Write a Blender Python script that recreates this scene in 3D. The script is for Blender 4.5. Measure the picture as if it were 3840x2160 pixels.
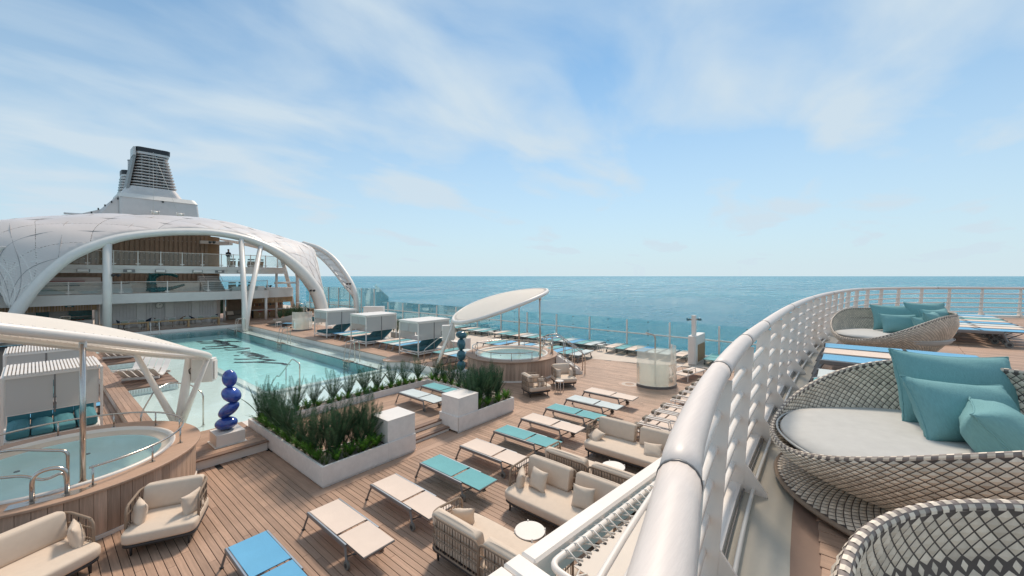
import bpy, bmesh, math, random
from math import sin, cos, pi, radians, sqrt
from mathutils import Vector, Matrix
for o in list(bpy.data.objects): bpy.data.objects.remove(o)
scene = bpy.context.scene
COL = scene.collection
# ---------------------------------------------------------------- camera
# world: X = outboard (starboard), Y = aft, Z = up, main deck at z = 0
EYE = 4.8
YAW = math.atan2(1800, 1500)
cam = bpy.data.cameras.new('camera'); camo = bpy.data.objects.new('camera', cam); COL.objects.link(camo)
camo.location = (0, 0, EYE); camo.rotation_euler = (pi/2, 0, -YAW)
cam.sensor_width = 36; cam.lens = 36*1500/3840; cam.shift_y = -45/3840
cam.clip_start = .05; cam.clip_end = 200000
scene.camera = camo
# ---------------------------------------------------------------- light
SUN_AZ, SUN_EL = radians(24), radians(52)      # azimuth measured from +X towards +Y
sun = bpy.data.lights.new('sun', 'SUN'); sun.energy = 2.2; sun.angle = radians(10); sun.color = (1, .86, .70)
suno = bpy.data.objects.new('sun', sun); COL.objects.link(suno)
sd = Vector((cos(SUN_EL)*cos(SUN_AZ), cos(SUN_EL)*sin(SUN_AZ), sin(SUN_EL)))
suno.rotation_euler = sd.to_track_quat('Z', 'Y').to_euler(); suno.location = sd*60
world = bpy.data.worlds.new('World'); scene.world = world; world.use_nodes = True
nt = world.node_tree; nt.nodes.clear()
def N(nt, t, **kw):
    n = nt.nodes.new(t)
    for k, v in kw.items():
        if k.startswith('i_'): n.inputs[int(k[2:]) if k[2:].isdigit() else k[2:]].default_value = v
        else: setattr(n, k, v)
    return n
def sky_nodes():
    L = nt.links
    sky = N(nt, 'ShaderNodeTexSky', sky_type='NISHITA', sun_disc=False, sun_elevation=SUN_EL,
            sun_rotation=pi/2-SUN_AZ, altitude=0, air_density=1.0, dust_density=.05, ozone_density=1.4)
    tc = N(nt, 'ShaderNodeTexCoord'); sep = N(nt, 'ShaderNodeSeparateXYZ'); L.new(tc.outputs['Generated'], sep.inputs[0])
    zz = N(nt, 'ShaderNodeMath', operation='MAXIMUM', i_1=.02); L.new(sep.outputs[2], zz.inputs[0])
    za = N(nt, 'ShaderNodeMath', operation='ADD', i_1=.16); L.new(zz.outputs[0], za.inputs[0])
    dv = N(nt, 'ShaderNodeVectorMath', operation='DIVIDE'); L.new(tc.outputs['Generated'], dv.inputs[0])
    cb = N(nt, 'ShaderNodeCombineXYZ', i_2=1.0); L.new(za.outputs[0], cb.inputs[0]); L.new(za.outputs[0], cb.inputs[1]); L.new(cb.outputs[0], dv.inputs[1])
    mp = N(nt, 'ShaderNodeMapping'); mp.inputs['Scale'].default_value = (.85, 1.35, .001); mp.inputs['Rotation'].default_value = (0, 0, radians(-42)); mp.inputs['Location'].default_value = (1.7, 3.1, 0)
    L.new(dv.outputs[0], mp.inputs[0])
    n1 = N(nt, 'ShaderNodeTexNoise', i_Scale=1.5, i_Detail=8, i_Roughness=.50, i_Distortion=.35); L.new(mp.outputs[0], n1.inputs['Vector'])
    n2 = N(nt, 'ShaderNodeTexNoise', i_Scale=.8, i_Detail=3, i_Roughness=.5); L.new(mp.outputs[0], n2.inputs['Vector'])
    ad = N(nt, 'ShaderNodeMath', operation='MULTIPLY_ADD', i_1=.62); L.new(n2.outputs[0], ad.inputs[0]); L.new(n1.outputs[0], ad.inputs[2])
    rp = N(nt, 'ShaderNodeValToRGB'); L.new(ad.outputs[0], rp.inputs[0])
    rp.color_ramp.elements[0].position = .50; rp.color_ramp.elements[0].color = (0, 0, 0, 1)
    rp.color_ramp.elements[1].position = .96; rp.color_ramp.elements[1].color = (.95, .95, .95, 1)
    # thin high veil everywhere, as under real cirrostratus, thicker towards the horizon
    vl = N(nt, 'ShaderNodeMapRange', i_1=0.0, i_2=.52, i_3=.95, i_4=.12); L.new(zz.outputs[0], vl.inputs[0])
    mx = N(nt, 'ShaderNodeMath', operation='MAXIMUM'); L.new(rp.outputs[0], mx.inputs[0]); L.new(vl.outputs[0], mx.inputs[1])
    hs = N(nt, 'ShaderNodeMix', data_type='RGBA', blend_type='MULTIPLY', i_0=1.0); L.new(sky.outputs[0], hs.inputs[6]); hs.inputs[7].default_value = (.46, .71, .75, 1)
    mixc = N(nt, 'ShaderNodeMix', data_type='RGBA'); L.new(mx.outputs[0], mixc.inputs[0]); L.new(hs.outputs[2], mixc.inputs[6]); mixc.inputs[7].default_value = (3.55, 4.2, 4.7, 1)
    bg = N(nt, 'ShaderNodeBackground', i_Strength=.118); L.new(mixc.outputs[2], bg.inputs[0])
    out = N(nt, 'ShaderNodeOutputWorld'); L.new(bg.outputs[0], out.inputs[0])
sky_nodes()
vs = scene.view_settings; vs.view_transform = 'Standard'; vs.look = 'None'; vs.exposure = 0.60; vs.gamma = 1; vs.use_curve_mapping = False
scene.render.engine = 'CYCLES'
scene.cycles.max_bounces = 8; scene.cycles.transparent_max_bounces = 24; scene.cycles.diffuse_bounces = 5; scene.cycles.glossy_bounces = 3
scene.cycles.caustics_reflective = False; scene.cycles.caustics_refractive = False
# ---------------------------------------------------------------- materials
def pm(name, col, rough=.5, metal=0., var=.06, vs=3., bump=0., bs=60., spec=.5, stretch=(1, 1, 1), rand=0., coat=0., trans=0., stain=0.):
    m = bpy.data.materials.new(name); m.use_nodes = True; t = m.node_tree; L = t.links
    b = t.nodes['Principled BSDF']
    b.inputs['Roughness'].default_value = rough; b.inputs['Metallic'].default_value = metal
    b.inputs['Specular IOR Level'].default_value = spec; b.inputs['Coat Weight'].default_value = coat
    geo = N(t, 'ShaderNodeNewGeometry'); mp = N(t, 'ShaderNodeMapping'); mp.inputs['Scale'].default_value = stretch
    tcn = N(t, 'ShaderNodeTexCoord'); L.new(tcn.outputs['Object'], mp.inputs[0])
    n = N(t, 'ShaderNodeTexNoise', i_Scale=vs, i_Detail=5, i_Roughness=.6); L.new(mp.outputs[0], n.inputs['Vector'])
    mr = N(t, 'ShaderNodeMapRange', i_1=.3, i_2=.7, i_3=1-var, i_4=1+var); L.new(n.outputs[0], mr.inputs[0])
    val = mr.outputs[0]
    if rand:
        oi = N(t, 'ShaderNodeObjectInfo'); a = N(t, 'ShaderNodeMath', operation='ADD'); L.new(oi.outputs['Random'], a.inputs[0]); L.new(geo.outputs['Random Per Island'], a.inputs[1])
        fr = N(t, 'ShaderNodeMath', operation='FRACT'); L.new(a.outputs[0], fr.inputs[0])
        r2 = N(t, 'ShaderNodeMapRange', i_3=1-rand, i_4=1+rand); L.new(fr.outputs[0], r2.inputs[0])
        mu = N(t, 'ShaderNodeMath', operation='MULTIPLY'); L.new(val, mu.inputs[0]); L.new(r2.outputs[0], mu.inputs[1]); val = mu.outputs[0]
    if stain:
        n3 = N(t, 'ShaderNodeTexNoise', i_Scale=.55, i_Detail=6, i_Roughness=.65); L.new(geo.outputs['Position'], n3.inputs['Vector'])
        r3 = N(t, 'ShaderNodeMapRange', i_1=.42, i_2=.66, i_3=1.0, i_4=1-stain); L.new(n3.outputs[0], r3.inputs[0])
        mu = N(t, 'ShaderNodeMath', operation='MULTIPLY'); L.new(val, mu.inputs[0]); L.new(r3.outputs[0], mu.inputs[1]); val = mu.outputs[0]
    vm = N(t, 'ShaderNodeVectorMath', operation='SCALE'); vm.inputs[0].default_value = col[:3]; L.new(val, vm.inputs['Scale'])
    L.new(vm.outputs[0], b.inputs['Base Color'])
    if bump:
        n2 = N(t, 'ShaderNodeTexNoise', i_Scale=bs, i_Detail=3); L.new(mp.outputs[0], n2.inputs['Vector'])
        bp = N(t, 'ShaderNodeBump', i_Strength=bump, i_Distance=.01); L.new(n2.outputs[0], bp.inputs['Height']); L.new(bp.outputs[0], b.inputs['Normal'])
    if trans:
        tr = N(t, 'ShaderNodeBsdfTranslucent'); L.new(vm.outputs[0], tr.inputs[0])
        mxs = N(t, 'ShaderNodeMixShader', i_0=trans); L.new(b.outputs[0], mxs.inputs[1]); L.new(tr.outputs[0], mxs.inputs[2])
        L.new(mxs.outputs[0], t.nodes['Material Output'].inputs[0])
    return m
def glassm(name, tint, refl=.1, rough=.0, opac=0., ocol=(1, 1, 1), bump=0., bs=3., bstretch=(1, 1, 1), fres=1.45, bd=.05, tl=.42):
    m = bpy.data.materials.new(name); m.use_nodes = True; t = m.node_tree; L = t.links; t.nodes.clear()
    tr = N(t, 'ShaderNodeBsdfTransparent'); tr.inputs[0].default_value = (*tint, 1)
    gl = N(t, 'ShaderNodeBsdfGlossy'); gl.inputs['Roughness'].default_value = rough; gl.inputs['Color'].default_value = (1, 1, 1, 1)
    fr = N(t, 'ShaderNodeFresnel', i_IOR=fres)
    sc = N(t, 'ShaderNodeMath', operation='MULTIPLY', i_1=refl, use_clamp=True); L.new(fr.outputs[0], sc.inputs[0])
    src = tr.outputs[0]
    if opac:
        df = N(t, 'ShaderNodeBsdfDiffuse'); df.inputs[0].default_value = (*ocol, 1)
        tls = N(t, 'ShaderNodeBsdfTranslucent'); tls.inputs[0].default_value = (*ocol, 1)
        m0 = N(t, 'ShaderNodeMixShader', i_0=tl); L.new(df.outputs[0], m0.inputs[1]); L.new(tls.outputs[0], m0.inputs[2])
        m1 = N(t, 'ShaderNodeMixShader', i_0=opac); L.new(tr.outputs[0], m1.inputs[1]); L.new(m0.outputs[0], m1.inputs[2]); src = m1.outputs[0]
    mx = N(t, 'ShaderNodeMixShader'); L.new(sc.outputs[0], mx.inputs[0]); L.new(src, mx.inputs[1]); L.new(gl.outputs[0], mx.inputs[2])
    if bump:
        tc = N(t, 'ShaderNodeTexCoord'); mp = N(t, 'ShaderNodeMapping'); mp.inputs['Scale'].default_value = bstretch; L.new(tc.outputs['Object'], mp.inputs[0])
        n2 = N(t, 'ShaderNodeTexNoise', i_Scale=bs, i_Detail=4, i_Roughness=.55, i_Distortion=.4); L.new(mp.outputs[0], n2.inputs['Vector'])
        bp = N(t, 'ShaderNodeBump', i_Strength=bump, i_Distance=bd); L.new(n2.outputs[0], bp.inputs['Height'])
        L.new(bp.outputs[0], gl.inputs['Normal']); L.new(bp.outputs[0], fr.inputs['Normal'])
    o = N(t, 'ShaderNodeOutputMaterial'); L.new(mx.outputs[0], o.inputs[0])
    return m
M = {}
M['white'] = pm('white_paint', (.80, .735, .68), .38, var=.035, vs=1.5, stain=.06)
M['white2'] = pm('white_panel', (.74, .685, .64), .5, var=.03, vs=2, stain=.05)
M['plaster'] = pm('white_plaster', (.79, .74, .70), .65, var=.06, vs=6, bump=.15, bs=90, stain=.09)
M['offwhite'] = pm('cream_paint', (.72, .68, .63), .4, var=.04)
M['rope'] = pm('beige_rope', (.31, .225, .165), .8, var=.12, vs=90, bump=.8, bs=220)
M['darkm'] = pm('charcoal_metal', (.035, .032, .033), .45, var=.1)
M['greym'] = pm('grey_metal', (.20, .19, .19), .40, metal=.35, var=.06)
M['alum'] = pm('brushed_aluminium', (.62, .61, .60), .32, metal=.85, var=.05)
M['steel'] = pm('brushed_steel', (.56, .51, .47), .22, metal=1, var=.05, vs=30)
M['rubber'] = pm('grey_rubber', (.19, .18, .165), .7)
M['cush'] = pm('beige_fabric', (.66, .535, .43), .85, var=.04, vs=8, bump=.25, bs=350)
M['cream'] = pm('cream_mesh', (.72, .585, .495), .8, var=.03, bump=.25, bs=500)
M['teal'] = pm('teal_mesh', (.145, .39, .41), .8, var=.05, bump=.3, bs=500)
M['bluef'] = pm('blue_mesh', (.13, .385, .60), .8, var=.04, bump=.3, bs=500)
M['pale'] = pm('pale_mesh', (.56, .61, .61), .8, var=.04, bump=.3, bs=500)
M['dteal'] = pm('dark_teal_fabric', (.03, .115, .135), .8, var=.08, vs=6, bump=.3, bs=200)
M['mteal'] = pm('petrol_fabric', (.055, .20, .235), .8, var=.10, vs=5, bump=.3, bs=200)
M['pteal'] = pm('teal_linen', (.175, .365, .375), .9, var=.10, vs=150, bump=.4, bs=300, stretch=(1, .15, 1))
M['greyc'] = pm('grey_linen', (.50, .49, .47), .9, var=.05, vs=12, bump=.25, bs=9)
M['taupe'] = pm('taupe_fabric', (.20, .165, .13), .85)
M['wood'] = pm('deck_wood', (.425, .27, .19), .58, var=.16, vs=2.2, bump=.25, bs=30, stretch=(14, .8, 4), rand=.17, stain=.2)
M['woodx'] = pm('deck_wood_cross', (.425, .272, .192), .58, var=.12, vs=2.2, bump=.25, bs=30, stretch=(.8, 14, 4), rand=.13, stain=.15)
M['woodd'] = pm('board_edge_wood', (.235, .145, .105), .6, var=.12, vs=3, stain=.1)
M['cladw'] = pm('cladding_wood', (.46, .325, .245), .6, var=.26, vs=2.6, bump=.2, bs=20, stretch=(6, 6, .45), rand=.22)
M['oak'] = pm('oak_wood', (.42, .26, .13), .5, var=.15, vs=4, stretch=(1, 1, 8))
M['slatw'] = pm('brown_slat_wood', (.34, .235, .165), .6, var=.12, rand=.10)
M['caulk'] = pm('black_caulk', (.018, .016, .015), .7)
M['lightdeck'] = pm('pale_deck', (.60, .50, .42), .75, var=.06, vs=2, bump=.2, stain=.1)
M['greendeck'] = pm('waterway_paint', (.47, .43, .36), .30, var=.12, vs=2.2, stain=.25, bump=.12, bs=14)
M['tile'] = pm('white_tile', (.84, .90, .89), .3, var=.03, vs=1)
M['deep'] = pm('turquoise_tile', (.58, .90, .91), .35, var=.08, vs=1.2)
M['deepwall'] = pm('pool_wall_tile', (.16, .45, .48), .35, var=.08, vs=3)
M['ink'] = pm('navy_mosaic', (.008, .016, .04), .5, var=.3, vs=20)
M['gravel'] = pm('gravel', (.28, .235, .205), .9, var=.4, vs=60, bump=1., bs=90, rand=.35)
M['palm'] = pm('palm_leaf', (.036, .088, .042), .42, var=.35, vs=3, rand=.4, trans=.28)
M['fern'] = pm('fern_leaf', (.085, .225, .024), .45, var=.3, vs=4, rand=.3, trans=.35)
M['grass'] = pm('grass_leaf', (.085, .13, .028), .5, var=.3, vs=4, rand=.3, trans=.25)
M['stemm'] = pm('plant_stem', (.10, .15, .04), .6)
M['bluest'] = pm('cobalt_stone', (.032, .075, .33), .13, var=.35, vs=3.5, coat=.6)
M['tealst'] = pm('teal_stone', (.02, .10, .13), .14, var=.5, vs=3.5, coat=.5)
M['wcream'] = pm('cream_strap', (.70, .595, .485), .5, var=.10, vs=30, rand=.2)
M['wdark'] = pm('dark_cord', (.10, .08, .072), .6, var=.2)
M['glass'] = glassm('clear_glass', (.93, .975, .97), refl=.75)
M['scrglass'] = glassm('tinted_windscreen_glass', (.80, .945, .955), refl=.6)
M['frost'] = glassm('frosted_glass', (.92, .95, .93), refl=.5, rough=.1, opac=.50, ocol=(.88, .89, .82))
M['sheer'] = glassm('sheer_blind', (.9, .9, .9), refl=.12, rough=.5, opac=.76, ocol=(.74, .72, .70))
M['etfe'] = glassm('roof_film', (.92, .88, .88), refl=.6, rough=.3, opac=.86, ocol=(.93, .83, .785), tl=.25)
M['water'] = glassm('pool_water', (.83, .965, .97), refl=.8, rough=.03, bump=.45, bs=2.1, fres=1.33, bd=.05)
M['shallow'] = glassm('shallow_water', (.90, .975, .975), refl=.85, rough=.03, bump=.14, bs=3.2, fres=1.33, bd=.03)
M['tubwater'] = glassm('tub_water', (.91, .99, .99), refl=.5, rough=.03, bump=.3, bs=9, fres=1.33, bd=.02)
M['fabric'] = pm('canvas', (.88, .80, .72), .85, var=.03, vs=1.2, bump=.15, bs=200, trans=.28)
M['red'] = pm('red_leather', (.33, .05, .03), .5)
M['greenp'] = pm('sage_fabric', (.30, .33, .27), .85)
M['navy'] = pm('navy_fabric', (.02, .04, .07), .8)
M['rattan'] = pm('rattan', (.28, .18, .10), .7)
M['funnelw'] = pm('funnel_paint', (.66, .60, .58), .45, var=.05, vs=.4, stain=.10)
M['funneld'] = pm('funnel_dark_grey', (.30, .28, .27), .55, var=.05)  # darker grey for funnel stays, side fairing, pipe lip and side arch ribs
M['black'] = pm('black_paint', (.02, .02, .026), .4)
M['skin'] = pm('skin', (.35, .2, .14), .6)
M['bronze'] = pm('teal_bronze', (.015, .11, .115), .22, metal=.3, var=.6, vs=2.5)
M['tealtile'] = pm('teal_wall_tile', (.02, .14, .16), .25, var=.3, vs=8)
M['shade'] = pm('lounge_shell', (.38, .335, .29), .7, var=.08)
M['railw'] = pm('sun_bleached_handrail', (.74, .65, .60), .46, var=.04, vs=5, stretch=(.6, 30, 30), bump=.06, bs=12, stain=.05)
M['rimd'] = pm('taupe_cord', (.24, .195, .175), .6, var=.2, vs=20)
M['seamg'] = pm('grey_seam', (.36, .33, .32), .6)
M['cush2'] = pm('pale_tub_shelf', (.66, .57, .48), .5, var=.05)
M['aqua'] = pm('aqua_basin', (.76, .94, .94), .3, var=.04, vs=2)
M['concw'] = pm('grey_wall_panel', (.66, .61, .58), .6, var=.05, vs=2)
# ---------------------------------------------------------------- mesh helpers
class B:
    def __init__(s): s.v = []; s.f = []; s.sm = []
    def add(s, vs, fs, smooth=False):
        o = len(s.v); s.v += [tuple(p) for p in vs]; s.f += [tuple(i+o for i in q) for q in fs]; s.sm += [smooth]*len(fs); return s
    def box(s, x0, x1, y0, y1, z0, z1, c=0.):
        if not c:
            return s.add([(x0,y0,z0),(x1,y0,z0),(x1,y1,z0),(x0,y1,z0),(x0,y0,z1),(x1,y0,z1),(x1,y1,z1),(x0,y1,z1)],
                         [(0,3,2,1),(4,5,6,7),(0,1,5,4),(1,2,6,5),(2,3,7,6),(3,0,4,7)])
        vs = []; X = (x0, x1); Y = (y0, y1); Z = (z0, z1)
        for k in range(2):
            for j in range(2):
                for i in range(2):
                    sx, sy, sz = (1, -1)[i], (1, -1)[j], (1, -1)[k]
                    vs += [(X[i], Y[j]+sy*c, Z[k]+sz*c), (X[i]+sx*c, Y[j], Z[k]+sz*c), (X[i]+sx*c, Y[j]+sy*c, Z[k])]
        I = lambda i, j, k, a: (k*4+j*2+i)*3+a
        fs = [(I(0,0,0,0),I(0,0,1,0),I(0,1,1,0),I(0,1,0,0)), (I(1,0,0,0),I(1,1,0,0),I(1,1,1,0),I(1,0,1,0)),
              (I(0,0,0,1),I(1,0,0,1),I(1,0,1,1),I(0,0,1,1)), (I(0,1,0,1),I(0,1,1,1),I(1,1,1,1),I(1,1,0,1)),
              (I(0,0,0,2),I(0,1,0,2),I(1,1,0,2),I(1,0,0,2)), (I(0,0,1,2),I(1,0,1,2),I(1,1,1,2),I(0,1,1,2))]
        for a in range(2):
            for b in range(2):
                fs.append((I(0,a,b,1),I(0,a,b,2),I(1,a,b,2),I(1,a,b,1)) if (a+b) % 2 == 0 else (I(0,a,b,2),I(0,a,b,1),I(1,a,b,1),I(1,a,b,2)))
                fs.append((I(a,0,b,2),I(a,0,b,0),I(a,1,b,0),I(a,1,b,2)) if (a+b) % 2 == 0 else (I(a,0,b,0),I(a,0,b,2),I(a,1,b,2),I(a,1,b,0)))
                fs.append((I(a,b,0,0),I(a,b,0,1),I(a,b,1,1),I(a,b,1,0)) if (a+b) % 2 == 0 else (I(a,b,0,1),I(a,b,0,0),I(a,b,1,0),I(a,b,1,1)))
        for k in range(2):
            for j in range(2):
                for i in range(2):
                    t = (I(i,j,k,0), I(i,j,k,1), I(i,j,k,2)); fs.append(t if (i+j+k) % 2 == 1 else t[::-1])
        return s.add(vs, fs)
    def obox(s, c, size, rz=0., rx=0., ry=0., ch=0.):
        t = B().box(-size[0]/2, size[0]/2, -size[1]/2, size[1]/2, -size[2]/2, size[2]/2, ch)
        m = Matrix.Translation(c) @ Matrix.Rotation(rz, 4, 'Z') @ Matrix.Rotation(ry, 4, 'Y') @ Matrix.Rotation(rx, 4, 'X')
        return s.add([m @ Vector(p) for p in t.v], t.f)
    def tube(s, pts, r, n=8, closed=False, caps=True, rs=None, smooth=True):
        P = [Vector(p) for p in pts]; k = len(P); vs = []; fs = []; prev = None
        for i in range(k):
            if closed: t = P[(i+1) % k]-P[i-1]
            else: t = P[min(i+1, k-1)]-P[max(i-1, 0)]
            if t.length < 1e-9: t = Vector((0, 0, 1))
            t.normalize()
            if prev is None:
                up = Vector((0, 0, 1)) if abs(t.z) < .9 else Vector((1, 0, 0)); a = t.cross(up).normalized()
            else:
                a = (prev-t*prev.dot(t))
                a = a.normalized() if a.length > 1e-6 else t.cross(Vector((0, 0, 1))).normalized()
            prev = a; b = t.cross(a); rr = rs[i] if rs else r
            for j in range(n):
                q = 2*pi*j/n; vs.append(P[i]+(a*cos(q)+b*sin(q))*rr)
        m = k if closed else k-1
        for i in range(m):
            for j in range(n):
                fs.append((i*n+j, i*n+(j+1) % n, ((i+1) % k)*n+(j+1) % n, ((i+1) % k)*n+j))
        s.add(vs, fs, smooth)
        if caps and not closed:
            o = len(s.v)-len(vs)
            s.f.append(tuple(o+j for j in range(n))[::-1]); s.sm.append(False)
            s.f.append(tuple(o+(k-1)*n+j for j in range(n))); s.sm.append(False)
        return s
    def lathe(s, prof, c=(0, 0), n=48, a0=0., a1=2*pi, smooth=False):
        full = abs(a1-a0-2*pi) < 1e-6; m = n if full else n+1; vs = []; fs = []
        for i in range(m):
            a = a0+(a1-a0)*i/n
            for r, z in prof: vs.append((c[0]+r*cos(a), c[1]+r*sin(a), z))
        k = len(prof)
        for i in range(n):
            i2 = (i+1) % m
            for j in range(k-1): fs.append((i*k+j, i2*k+j, i2*k+j+1, i*k+j+1))
        return s.add(vs, fs, smooth)
    def prism(s, poly, z0, z1):
        n = len(poly); vs = [(x, y, z0) for x, y in poly]+[(x, y, z1) for x, y in poly]
        return s.add(vs, [tuple(range(n))[::-1], tuple(range(n, 2*n))]+[(i, (i+1) % n, n+(i+1) % n, n+i) for i in range(n)])
    def grid(s, fn, nu, nv, cu=False, smooth=True):
        vs = [fn(i/(nu if cu else nu-1), j/(nv-1)) for i in range(nu) for j in range(nv)]; fs = []
        for i in range(nu if cu else nu-1):
            for j in range(nv-1):
                i2 = (i+1) % nu; fs.append((i*nv+j, i2*nv+j, i2*nv+j+1, i*nv+j+1))
        return s.add(vs, fs, smooth)
    def ell(s, c, r, n=24, m=14, rot=None, p=1.0):
        def fn(u, v):
            a = 2*pi*u; b = pi*(v-.5); g = lambda x: math.copysign(abs(x)**p, x)
            q = Vector((g(cos(b))*g(cos(a))*r[0], g(cos(b))*g(sin(a))*r[1], g(sin(b))*r[2]))
            return (rot @ q if rot else q)+Vector(c)
        return s.grid(fn, n, m, cu=True)
    def build(s, name, mat, parent=None, loc=None, rot=None, kind=None):
        me = bpy.data.meshes.new(name); me.from_pydata(s.v, [], s.f); me.update()
        me.polygons.foreach_set('use_smooth', s.sm)
        me.materials.append(M[mat] if isinstance(mat, str) else mat)
        return inst(name, me, parent, loc, rot, kind)
def inst(name, me, parent=None, loc=None, rot=None, kind=None):
    o = bpy.data.objects.new(name, me); COL.objects.link(o)
    if parent: o.parent = parent
    if loc: o.location = loc
    if rot: o.rotation_euler = rot
    if kind: o['kind'] = kind
    return o
def thing(name, label, cat, loc=(0, 0, 0), rz=0., group=None):
    o = bpy.data.objects.new(name, None); COL.objects.link(o); o.empty_display_size = .1
    o.location = loc; o.rotation_euler = (0, 0, rz); o['label'] = label; o['category'] = cat
    if group: o['group'] = group
    return o
def tag(o, label, cat, group=None):
    o['label'] = label; o['category'] = cat
    if group: o['group'] = group
    return o
def struct(o): o['kind'] = 'structure'; return o
CH = {}
def dup(root, loc, rz=0., label=None, group=None, mats=None):
    def cp(o, par):
        c = o.copy(); COL.objects.link(c)
        if par: c.parent = par
        for k in o.children: cp(k, c)
        return c
    r = cp(root, None); r.location = loc; r.rotation_euler = (0, 0, rz)
    if label: r['label'] = label
    if group: r['group'] = group
    return r
def spline(pts, n=8, closed=False):
    P = [Vector(p) for p in pts]; k = len(P); out = []
    rng = range(k) if closed else range(k-1)
    for i in rng:
        p0 = P[i-1] if (closed or i) else P[0]*2-P[1]; p1 = P[i]; p2 = P[(i+1) % k]
        p3 = P[(i+2) % k] if (closed or i+2 < k) else p2*2-p1
        for j in range(n):
            t = j/n; out.append(.5*((2*p1)+(p2-p0)*t+(2*p0-5*p1+4*p2-p3)*t*t+(3*p1-p0-3*p2+p3)*t**3))
    if not closed: out.append(P[-1])
    return out
def fillet(pts, r, n=5):
    P = [Vector(p) for p in pts]; out = [P[0]]
    for i in range(1, len(P)-1):
        a = P[i-1]-P[i]; b = P[i+1]-P[i]; d = min(r, a.length*.49, b.length*.49)
        A = P[i]+a.normalized()*d; Cc = P[i]+b.normalized()*d
        for j in range(n+1):
            t = j/n; out.append(A*(1-t)**2+P[i]*2*t*(1-t)+Cc*t*t)
    return out+[P[-1]]
ORD = ['first', 'second', 'third', 'fourth', 'fifth', 'sixth', 'seventh', 'eighth', 'ninth', 'tenth', 'eleventh', 'twelfth', 'thirteenth', 'fourteenth', 'fifteenth', 'sixteenth', 'seventeenth', 'eighteenth', 'nineteenth', 'twentieth']
R = random.Random(7)
# ================================================================ setting
UP = 3.12                                                         # upper deck level
# ---- sea
def sea():
    m = bpy.data.materials.new('sea_water'); m.use_nodes = True; t = m.node_tree; L = t.links
    b = t.nodes['Principled BSDF']; b.inputs['Roughness'].default_value = .46; b.inputs['IOR'].default_value = 1.33
    geo = N(t, 'ShaderNodeNewGeometry')
    n0 = N(t, 'ShaderNodeTexNoise', i_Scale=.0016, i_Detail=4); L.new(geo.outputs['Position'], n0.inputs['Vector'])
    rp = N(t, 'ShaderNodeValToRGB'); L.new(n0.outputs[0], rp.inputs[0])
    rp.color_ramp.elements[0].color = (.006, .190, .290, 1); rp.color_ramp.elements[0].position = .35
    rp.color_ramp.elements[1].color = (.010, .260, .345, 1); rp.color_ramp.elements[1].position = .68
    L.new(rp.outputs[0], b.inputs['Base Color'])
    mp = N(t, 'ShaderNodeMapping'); mp.inputs['Rotation'].default_value = (0, 0, radians(25)); mp.inputs['Scale'].default_value = (1, 1.9, 1); L.new(geo.outputs['Position'], mp.inputs[0])
    w1 = N(t, 'ShaderNodeTexNoise', i_Scale=.42, i_Detail=5, i_Roughness=.62, i_Distortion=.3); L.new(mp.outputs[0], w1.inputs['Vector'])
    w2 = N(t, 'ShaderNodeTexNoise', i_Scale=.085, i_Detail=6, i_Roughness=.65); L.new(mp.outputs[0], w2.inputs['Vector'])
    b1 = N(t, 'ShaderNodeBump', i_Strength=1.0, i_Distance=.8); L.new(w1.outputs[0], b1.inputs['Height'])
    b2 = N(t, 'ShaderNodeBump', i_Strength=1.0, i_Distance=4.5); L.new(w2.outputs[0], b2.inputs['Height']); L.new(b1.outputs[0], b2.inputs['Normal'])
    L.new(b2.outputs[0], b.inputs['Normal'])
    n4 = N(t, 'ShaderNodeTexNoise', i_Scale=.006, i_Detail=6, i_Roughness=.6); L.new(mp.outputs[0], n4.inputs['Vector'])
    r4 = N(t, 'ShaderNodeMapRange', i_1=.35, i_2=.65, i_3=.15, i_4=.33); L.new(n4.outputs[0], r4.inputs[0]); L.new(r4.outputs[0], b.inputs['Roughness'])
    s = B(); rr = [0, 60, 200, 600, 2000, 8000, 40000, 90000]
    s.lathe([(max(r, .01), -32) for r in rr], n=64)
    o = s.build('sea', m); o.data.flip_normals(); struct(o)
sea()
# ---- main deck: caulk bed + planks running fore and aft
PW = .118
bed = struct(B().box(-9, 25.6, -.4, 14.19, -.40, -.012).build('main_deck', 'caulk'))
struct(B().box(-9, 2.41, 14.195, 44.2, -.40, -.012).build('port_side_deck', 'caulk'))
struct(B().box(12.80, 25.6, 14.195, 44.2, -.40, -.012).build('starboard_side_deck', 'caulk'))
def planks():
    segs = []
    for i in range(int(-6/PW), int(23.5/PW)):
        x = i*PW; y = .6-R.random()*2.4
        while y < 31:
            ln = 2.4
            if x > 2.2 and x < 12.9 and y > 11.7: break
            if x > 23.0-(y*.22): y += ln; continue
            segs.append((x, y, ln)); y += ln
    cand = [q for q in segs if q[0] > -.6 and q[0] < 13 and 2.2 < q[1] < 11.2]
    cand.sort(key=lambda q: (q[0]*sin(YAW)+(q[1]+1.2)*cos(YAW)))
    near = set(cand[:296])
    me = None
    far = B()
    for q in segs:
        x, y, ln = q
        if q in near:
            if me is None:
                me = B().box(.005, PW-.005, .003, ln-.003, -.012, 0, .0015).build('plank', 'wood', bed, (x, y, 0)).data
            else: inst('plank', me, bed, (x, y, 0))
        else:
            far.box(x+.005, x+PW-.005, y+.003, y+ln-.003, -.012, 0)
    far.build('plank_field', 'wood', bed, kind='stuff')
planks()
pb = B()
pb.prism([(20.6, 12.0), (21.3, 9.0), (22.3, 6.2), (23.2, 1.0), (25.55, 1.0), (25.55, 44), (17.2, 44), (17.2, 17.5), (20.0, 14.5)], -.012, .006)
struct(pb.build('pale_side_deck', 'lightdeck'))
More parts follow.
